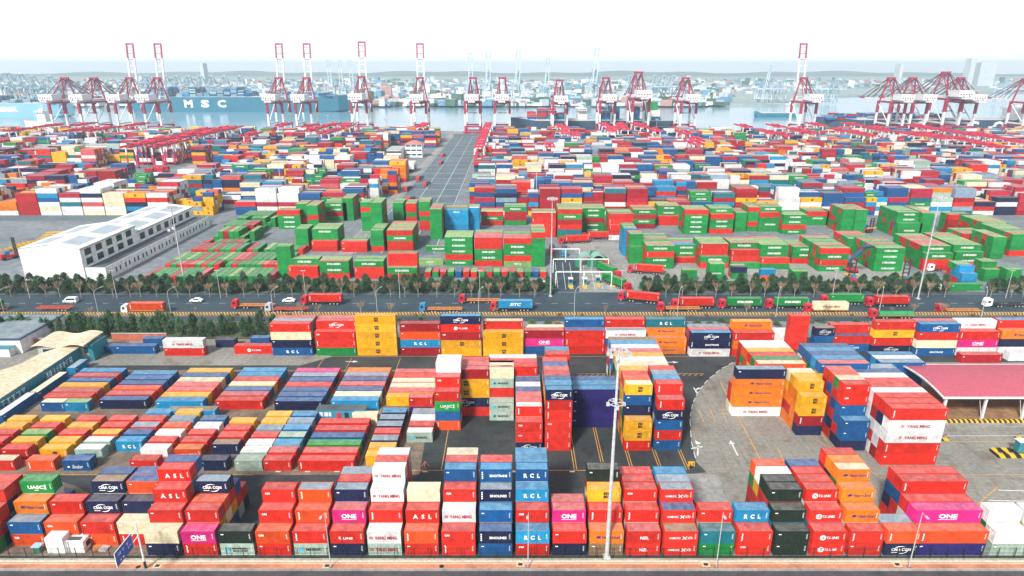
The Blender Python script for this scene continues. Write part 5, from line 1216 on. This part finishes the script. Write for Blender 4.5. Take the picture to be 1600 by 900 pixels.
for i, (px, lab) in enumerate(((517,'slender pavement lamp pole in front of the pale green bottom container'),(825,'slender pavement lamp pole before the light blue stack'),(1119,'slender pavement lamp pole before the bright green bottom container'),(1420,'slender pavement lamp pole beside the long dark bottom container at right'))):
    p = G(px, 886); t = empty('pavement_lamp', p); tag(t, lab, 'street lamp'); hh = 11.6; b = MB(); pt(b, (0,0,0), (0,0,hh), .10, .05); b.build('pole', M_POLE, t); b = MB(); b.bar((0,0,hh-.1),(-.2,-1.3,hh+.2),.06); b.box((-.42,-1.9,hh+.12),(-.02,-1.2,hh+.26)); b.build('lamp_head', M_LAMP, t); b = MB(); b.box((-.3,-.3,0),(.3,.3,.06)); b.build('base_plate', M_STEEL, t)
# blue road sign on its post
p = G(228, 888); t = empty('road_sign', p); tag(t, 'blue road sign board on two arms from a white post with a dark foot', 'road sign')
b = MB(); pt(b, (0,0,1.6), (0,0,9.8), .19, .12, 10); b.build('post', M_WHITE2, t); b = MB(); pt(b, (0,0,0), (0,0,1.6), .22, .21, 10); b.build('post_foot', M_FENCE, t)
M_SBLUE = mat('sign_blue', (.01,.11,.42), .4)
b = MB(); b.bar((0,0,8.3),(0,-6.2,8.3),.13); b.bar((0,0,7.0),(0,-6.2,7.0),.13); b.build('arm', M_WHITE2, t)
b = MB(); b.box((.08,-6.6,6.3),(.16,-1.9,9.0)); bd = b.build('board', M_SBLUE, t)
b = MB(); X = .166
for y, z, w_, h_ in ((-5.9,8.2,.5,.12),(-5.9,7.9,.5,.12),(-5.3,7.8,.12,.65),(-4.7,8.1,.5,.12),(-4.5,7.8,.12,.6),(-3.6,8.2,.6,.12),(-3.3,7.75,.12,.5),(-5.6,6.7,.35,.3),(-4.9,6.7,.35,.3),(-3.2,7.0,.12,.5),(-2.8,7.3,.4,.12)): b.face([(X,y,z),(X,y+w_,z),(X,y+w_,z+h_),(X,y,z+h_)])
b.build('marking', INK['w'], bd)
b = MB(); [b.box((.07,-6.65+i*4.72,6.25),(.155,-6.58+i*4.72,9.05)) for i in (0,1)]; b.box((.07,-6.65,9.0),(.155,-1.86,9.06)); b.build('edge', INK['w'], bd)
for i, (px, py) in enumerate(((216,886),(246,884),(511,884),(690,885),(813,882),(1103,882),(1402,882))):
    p = G(px, py); t = empty('manhole_cover', (p.x, p.y, .018)); tag(t, ['round dark manhole cover beside the sign post','square dark cover in a tan frame, right of the sign post','square dark cover in a tan frame by the first pavement lamp','round dark manhole cover in the pavement, between the first two lamps','square dark cover in a tan frame by the second pavement lamp','square dark cover in a tan frame by the third pavement lamp','square dark cover in a tan frame by the last pavement lamp'][i], 'manhole cover')
    b = MB()
    if i in (0, 3): b.tube((0,0,0),(0,0,.012),.42,n=16); b.build('lid', M_FENCE, t)
    else: b.box((-.75,-.55,0),(.75,.55,.006)); b.build('frame', M_TAN, t); b = MB(); b.box((-.38,-.3,.007),(.38,.3,.02)); b.build('lid', M_FENCE, t)
# ------------------------------------------------------------------ vehicles
M_TYRE = mat('tyre', (.02,.02,.02), .8); M_GLASS = mat('windscreen', (.02,.03,.035), .1); M_CHAS = mat('chassis_dark', (.035,.035,.04), .6)
CABM = {'r': mat('cab_red', (.55,.015,.03), .35), 'w': mat('cab_white', (.78,.78,.76), .35), 's': mat('cab_silver', (.45,.48,.50), .35), 'b': mat('cab_blue', (.03,.22,.42), .35)}
FLATM = {'o': noisy('flatbed_orange', (.52,.17,.04), (.62,.24,.07), 1.0, .7), 'r': noisy('flatbed_red', (.48,.05,.03), (.56,.09,.05), 1.0, .7), 'k': M_CHAS, 'y': noisy('flatbed_yellow', (.68,.36,.02), (.78,.45,.05), 1.0, .6)}
CN = {'r': 'red', 'w': 'white', 's': 'silver', 'b': 'blue'}; FN = {'o': 'orange', 'r': 'red', 'k': 'dark', 'y': 'yellow'}
def wheel(t, x, y, r=.5):
    b = MB(); b.tube((x,y-.16,r),(x,y+.16,r),r,n=14); w_ = b.build('wheel', M_TYRE, t); b = MB(); b.tube((x,y-.175,r),(x,y+.175,r),r*.5,n=8); b.build('rim', M_LAMP, w_)
def truck(px, py, cab, flat, label, yaw=0.0, tract=True, trailer=True, group=None):
    p = G(px, py); t = empty('container_truck' if tract else 'flatbed_trailer', (p.x, p.y, .02), yaw); tag(t, label, 'truck' if tract else 'trailer', group)
    if tract:
        b = MB(); pr = [(0,.75),(-.02,1.7),(.28,3.05),(.7,3.3),(2.15,3.3),(2.2,.75)]; n = len(pr); k = len(b.v); b.v += [(x,.05,z) for x, z in pr]+[(x,2.45,z) for x, z in pr]; b.f += [tuple(range(n)), tuple(reversed(range(n,2*n)))]; b.m += [0,0]
        for i in range(n): j = (i+1) % n; b.f.append((j,i,n+i,n+j)); b.m.append(0)
        b.box((-.12,.1,.45),(1.0,2.4,.78), 0); c = b.build('cab', CABM[cab], t)
        b = MB(); b.face([(-.005,.22,1.78),(-.005,2.28,1.78),(.258,2.24,2.9),(.258,.26,2.9)][::-1]); b.build('windscreen', M_GLASS, c)
        for y in (.045, 2.455): b = MB(); q = [(.45,y,1.8),(1.45,y,1.8),(1.45,y,2.7),(.6,y,2.7)]; b.face(q if y < 1 else q[::-1]); b.build('side_window', M_GLASS, c)
        for y in (.2, 1.95): b = MB(); b.box((-.135,y,.52),(-.122,y+.35,.72)); b.build('headlight', INK['w'], c)
        b = MB(); b.box((.8,.75,.6),(6.2,1.75,.9)); b.box((2.3,.3,.55),(3.4,.8,1.0)); b.build('chassis', M_CHAS, t)
        for x in (1.15, 4.5, 5.7):
            for y in (.22, 2.28): wheel(t, x, y)
    if trailer:
        b = MB(); b.box((2.9,.45,1.12),(15.2,.72,1.42)); b.box((2.9,1.78,1.12),(15.2,2.05,1.42))
        for i in range(7): b.box((2.95+2.02*i,.02,1.2),(3.15+2.02*i,2.48,1.41))
        b.box((2.9,.0,1.15),(15.2,.08,1.4)); b.box((2.9,2.42,1.15),(15.2,2.5,1.4)); b.build('trailer_bed', FLATM[flat], t)
        for x in (10.9, 12.2, 13.5):
            for y in (.22, 2.28): wheel(t, x, y)
        b = MB(); b.box((6.6,.3,.2),(6.8,.5,1.1)); b.box((6.6,2.0,.2),(6.8,2.2,1.1)); b.build('landing_leg', M_CHAS, t)
    return p, yaw
def load(pq, tok, label, size=40, off=3.0):
    p, yaw = pq; c, m, rf = TOK.match(tok).groups()
    M = Matrix.Rotation(yaw, 4, 'Z') @ Vector((off, .06, 1.44)); make_container(size, c, m or '', rf or c, (p.x+M.x, p.y+M.y, M.z), yaw, label, 'containers carried on trucks')
TR = [(190,491,'w','o','oI','white-cabbed truck pulling the orange-red container on the road','orange-red container on the white-cabbed truck on the road'),
 (362,483,'r','o',None,'red-cabbed truck with empty orange flatbed passing the conifers',''),(414,489,'s','r',None,'silver-cabbed truck with an empty red flatbed, above the red and cream stack',''),
 (470,477,'r','k','rI','red-cabbed truck with a red load in the far lane, above the green front stacks','red container on the truck below the bare trees, left of the road centre'),
 (655,489,'b','o',None,'blue-cabbed truck pulling an empty orange flatbed',''),(717,475,'r','o',None,'red-cabbed truck with empty flatbed behind the light blue load',''),
 (766,487,'r','k','lV','red-cabbed truck carrying the light blue container','light blue container with big slanted white letters on a truck'),
 (965,470,'r','k','rI','red-cabbed truck turning out of the gate with a red container','red container on the truck turning at the gate'),
 (1028,488,'r','o',None,'red-cabbed truck with an empty orange flatbed right of the gate',''),(1050,483,'r','k','rI','red-cabbed truck with red load queuing behind the green-loaded trucks','red container on the truck ahead of the green-loaded trucks'),
 (1124,483,'r','k','gE','red-cabbed truck with a green load, first of two green loads','green container on the first of two queuing trucks'),(1198,483,'r','k','gE','red-cabbed truck with a green load, second of two green loads','green container on the second of two queuing trucks'),
 (1258,490,'r','o','cY','red-cabbed truck with the cream load in the near lane','cream container with dark red lettering on a truck'),(1355,480,'r','k','rI','red-cabbed truck with red load near the tall mast at right','red container on the truck right of the cream-loaded one'),
 (1466,491,'r','o',None,'red-cabbed truck with rusty empty flatbed in the near lane at right',''),(1540,481,'w','k',None,'white-cabbed truck with an empty dark flatbed at the right edge','')]
for px, py, cab, flat, tok, lab, ll in TR:
    yaw = -.30 if px == 965 else 0
    pq = truck(px, py, cab, flat, lab, yaw)
    if tok: load(pq, tok, ll)
pq = truck(-64, 488, 'r', 'o', 'truck at the left edge carrying a blue and a green container'); load(pq, 'bI', 'blue container on the truck at the left edge of the road', 20); load(pq, 'gI', 'green container behind the blue one on the truck at the left edge', 20, 9.1)
truck(44, 487, 'r', 'r', 'empty red flatbed trailer without a cab at the left of the road', 0, False)
pq = truck(1284, 477, 'r', 'k', 'truck with a plain green load half hidden behind the cream-loaded truck'); load(pq, 'g', 'plain green container half hidden behind the cream-loaded truck')
pq = truck(1360, 499, 'r', 'o', 'truck under a green tarpaulin in the lane beside the barrier'); p = pq[0]
b = MB(); n = 8
for i in range(n):
    a, c = PI*i/n, PI*(i+1)/n; q0, q1 = (1.25-1.25*math.cos(a), 1.5+1.1*math.sin(a)), (1.25-1.25*math.cos(c), 1.5+1.1*math.sin(c)); b.face([(0,q0[0],q0[1]),(12,q0[0],q0[1]),(12,q1[0],q1[1]),(0,q1[0],q1[1])])
b.face([(0,1.25-1.25*math.cos(PI*i/n),1.5+1.1*math.sin(PI*i/n)) for i in range(n+1)]); b.face([(12,1.25-1.25*math.cos(PI*i/n),1.5+1.1*math.sin(PI*i/n)) for i in reversed(range(n+1))]); o = b.build('tarpaulin_load', noisy('green_tarpaulin', (.01,.25,.07), (.03,.32,.11), .6, .6)); o.location = (p.x+3, p.y, .0); tag(o, 'rounded green tarpaulin-covered load on the truck beside the barrier', 'truck load')
for px, py, yaw, tok, lab, ll in ((980,427,-.22,'rI','red-cabbed truck with red load crossing the pale yard right of the gate','red container on the truck crossing the pale yard by the gate'),(987,455,2.15,'gE','truck with green load leaving the gate, closest to the road','green container on the truck leaving the gate, closest to the road'),(971,436,2.05,'gE','truck with green load lined up in the gate, second from the road','green container on the second truck in the gate line'),(953,418,1.9,'gE','truck with green load entering the yard behind the arched scanners','green container on the truck behind the arched scanners'),
        (874,382,.16,'rI','red-cabbed truck with red load at the yard end of the gate lanes','red container on the truck at the yard end of the gate lanes'),(909,375,0,'rI','red-cabbed truck with red load below the tall green and red stacks','red container on the truck below the tall green and red stacks')):
    load(truck(px, py, 'r', 'k', lab, yaw), tok, ll)
truck(886, 402, 'b', 'k', 'blue truck tractor with bare trailer heading into the gate lanes', 1.5); truck(866, 400, 'r', 'k', 'red truck tractor with bare trailer next to the blue one', 1.5); truck(1451, 425, 'w', 'k', 'white truck tractor parked before the red and green stack', 0, True, False); truck(1515, 424, 'r', 'r', 'red truck with an empty flatbed beside the right green stacks')
def car(px, py, m, label, yaw=0.0, van=False):
    p = G(px, py); t = empty('parked_car' if not van else 'delivery_van', (p.x, p.y, .02), yaw); tag(t, label, 'van' if van else 'car')
    pr = [(0,.35),(0,.85),(.9,1.0),(1.6,1.5),(3.2,1.5),(4.0,1.0),(4.5,.9),(4.5,.35)] if not van else [(0,.35),(0,1.0),(.8,1.25),(1.4,2.1),(5.0,2.1),(5.1,.35)]
    b = MB(); n = len(pr); b.v += [(x,0,z) for x, z in pr]+[(x,1.8,z) for x, z in pr]; b.f += [tuple(range(n))[::-1], tuple(range(n,2*n))]; b.m += [0,0]
    for i in range(n): j = (i+1) % n; b.f.append((i,j,n+j,n+i)); b.m.append(0)
    b.build('body', m, t)
    b = MB(); zt = 1.42 if not van else 1.9; q = [(1.25,-.012,1.02 if not van else 1.25),(3.75 if not van else 4.7,-.012,1.02 if not van else 1.25),(3.2 if not van else 4.7,-.012,zt),(1.65,-.012,zt)]; b.face(q); b.face([(x,1.812,z) for x, _, z in q][::-1]); b.build('side_window', M_GLASS, t)
    for x in (.9, 3.6 if not van else 4.1):
        for y in (.1, 1.7): wheel(t, x, y, .34)
car(98, 474, CABM['w'], 'white delivery van on the far lane, between flatbed and bare trees', 0, True); car(296, 473, CABM['w'], 'small white car on the far lane between two lamp posts'); car(441, 473, CABM['w'], 'white car beside the red-loaded truck in the far lane')
car(852, 447, CABM['b'], 'blue car parked beside the gate mast', .2); car(840, 447, CABM['w'], 'white car parked beside the blue one by the gate mast', .2); car(884-36, 456, CABM['b'], 'teal-blue car parked at the gate corner, closest to the road', .1); car(1447, 451, CABM['w'], 'white van parked by the small light blue stack at right', -.4, True)
# blue boxes along the teal wall
for i, (py, tok, ll) in enumerate(((664,'b/w','blue container with white roof along the teal wall, closest of three'),(627,'b/c','blue container with cream roof along the teal wall, middle of three'),(588,'l/s','blue container with grey roof along the teal wall, last of three'))):
    c, m, rf = TOK.match(tok).groups(); make_container(40 if i < 2 else 20, c, '', rf, (tx+3.7+i*.5, Yp(py), .02), PI/2, ll)
# container handlers with tall black masts
def handler(px, py, label, yaw=0, boom=False, col='r', h=9.5):
    p = G(px, py); t = empty('reach_stacker' if boom else 'container_handler', (p.x, p.y, .02), yaw); tag(t, label, 'container handler')
    b = MB(); b.box((-1.4,-3,.9),(1.4,3.2,2.1)); b.box((-1.3,1.6,2.1),(1.3,3.1,2.9)); b.build('body', CABM[col], t)
    b = MB(); b.box((-.7,-.6,2.11),(.7,1.1,3.9)); c = b.build('cab', M_CHAS if boom else CABM['b'], t); b = MB(); b.box((-.6,-.64,2.8),(.6,-.602,3.7)); b.build('window', M_GLASS, c)
    for x in (-1.5, 1.5):
        for y in (-2.2, 2.2): b = MB(); b.tube((x-.3,y,.75),(x+.3,y,.75),.75,n=14); b.build('wheel', M_TYRE, t)
    if boom: b = MB(); b.bar((0,2.6,3.0),(0,-6.5,13.5),.9,1.1); b.build('boom', mat('boom_blue', (.03,.13,.26), .5), t); b = MB(); b.box((-3,-7.3,12.4),(3,-6.3,13.0)); b.build('spreader', M_CHAS, t)
    else:
        b = MB()
        for x in (-1.0, 1.0): b.box((x-.22,-3.6,.3),(x+.22,-3.1,h))
        for k in range(6): b.box((-.78,-3.55,.8+k*(h-1.2)/5),(.78,-3.2,1.15+k*(h-1.2)/5))
        b.build('lift_mast', M_CHAS, t); b = MB(); b.box((-3,-3.95,2.6),(3,-3.62,3.1)); b.build('spreader', FLATM['y'], t)
handler(1327, 425, 'red reach stacker with raised dark blue boom among the green stacks', .4, True); handler(1332, 443, 'container handler with a black mast, left of the two by the pines', 2.9); handler(1415, 446, 'red container handler with a black mast, near the tall mast', 2.8); handler(14, 405, 'container handler with black mast beside the workshop, at left edge', 2.6); handler(612+0, 0+399, 'small container handler in front of the green stacks', 1.2, False, 'b', 5.0) if False else None; handler(1352, 362, 'container handler with dark mast between the farther green stacks', .3, False, 'r', 8)
# rows of empty yellow trailers beside the workshop
q = random.Random(9); k = 0
for r_ in range(4):
    for c_ in range(7):
        px, py = 52+c_*9+r_*5, 381-r_*4+c_*-.4
        p = truck(px-6, py, 'r', 'y', 'empty yellow trailer in the parked cluster behind the white workshop', .35, False, True, 'yellow trailers parked behind the workshop')
for c_ in range(6): truck(-8+c_*7, 398-c_*2.4, 'r', 'y', 'empty yellow trailer in the line beside the black-masted handler', .9, False, True, 'yellow trailers beside the handler at left')
# trucks on the terminal roadway
for i, (px, py) in enumerate(((666,292),(689,258),(636,300),(655,283),(640,317),(692,246))):
    truck(px, py, 'r', 'k', 'small red terminal tractor with bare trailer on the roadway between the far blocks', 1.45, True, True, 'terminal tractors on the roadway')
# small yard things on the right and by the fence
p = G(1560, 716); t = empty('striped_spreader', p, .0); tag(t, 'yellow spreader frame with black stripes lying on the concrete at right', 'spreader')
M_YB = mat('yellow_black', rough=.6, fn=stripe_fn((.02,.02,.02), (.80,.48,.02), .17, .7))
b = MB(); b.box((0,0,0),(6.5,.5,.9)); b.box((0,2.4,0),(6.5,2.9,.9)); b.box((0,.52,0),(.5,2.38,.9)); b.box((6,.52,0),(6.5,2.38,.9)); b.box((2.5,.52,.1),(3.2,2.38,.7)); b.build('frame', M_YB, t); b = MB(); b.box((4.6,.7,.902),(7.4,2.2,3.6)); b.build('cabinet', M_TEAL, t); b = MB(); b.box((4.4,.5,3.602),(7.6,2.4,3.75)); b.build('cabinet_top', M_WHITE2, t)
for px, py, lab in ((1472,689,'small yellow striped stop block near the red-roofed shed'),(1588,687,'small yellow striped stop block close to the right edge'),(1462,667,'small yellow striped stop block at the shed corner')):
    p = G(px, py); b = MB(); b.prism([(0,0),(1.6,0),(1.6,.7),(0,.7)], 0, .5); b.box((.7,.25,.5),(.85,.4,1.6)); o = b.build('stop_block', M_YB); o.location = p; tag(o, lab, 'stop block')
p = G(1080, 731); t = empty('corner_bollard', p); tag(t, 'yellow corner guard with black bands at the lane end', 'bollard'); b = MB(); b.tube((0,0,0),(0,0,1.5),.3,n=10); b.build('post', M_YB, t); b = MB(); b.box((-.5,.5,0),(.9,1.0,1.0)); b.build('guard', FLATM['y'], t)
p = G(57, 866); t = empty('green_bin', (p.x, YW+1.0, 0)); tag(t, 'green bin with a pale blue lid behind the fence', 'bin'); b = MB(); b.box((-.6,-.4,.1),(.6,.4,1.3)); b.build('body', mat('bin_green', (.01,.17,.08), .6), t); b = MB(); b.box((-.8,-.6,1.302),(.8,.7,1.5)); b.build('lid', mat('bin_lid', (.35,.52,.60), .5), t)
for i, x in enumerate((-.6, .6)): b = MB(); b.tube((x*.7-.06,.3,.1),(x*.7+.06,.3,.1),.1,n=8); b.build('wheel', M_TYRE, t)
for px, w_, a, lab in ((142,2.6,.5,'orange plank pile leaning by the white cabin'),(150,1.6,-.2,'pale board scrap on the ground behind the fence')):
    p = G(px, 864); b = MB(); [b.box((0,.35*i,.06*i),(w_,.3+.35*i,.10+.06*i)) for i in range(4)]; o = b.build('plank_pile', FLATM['o'] if a > 0 else M_GREY); o.location = (p.x, YW+1.2, .02); o.rotation_euler = (0,0,a); tag(o, lab, 'planks')
# low rusty supports standing in the lanes between the low rows
for i, (px, py) in enumerate(((148,712),(168,700),(186,690),(600,664),(604,650),(592,690),(663,738),(386,722))):
    p = G(px, py); b = MB(); b.bar((-.9,0,0),(0,0,1.3),.12); b.bar((.9,0,0),(0,0,1.3),.12); b.bar((0,-.2,1.2),(0,2.2,1.2),.14); b.bar((-.9,2.2,0),(0,2.2,1.3),.12); b.bar((.9,2.2,0),(0,2.2,1.3),.12)
    o = b.build('rusty_trestle', FLATM['o']); o.location = p; tag(o, 'rusty orange trestle standing in a lane between the low container rows', 'trestle', 'rusty trestles between the low rows')
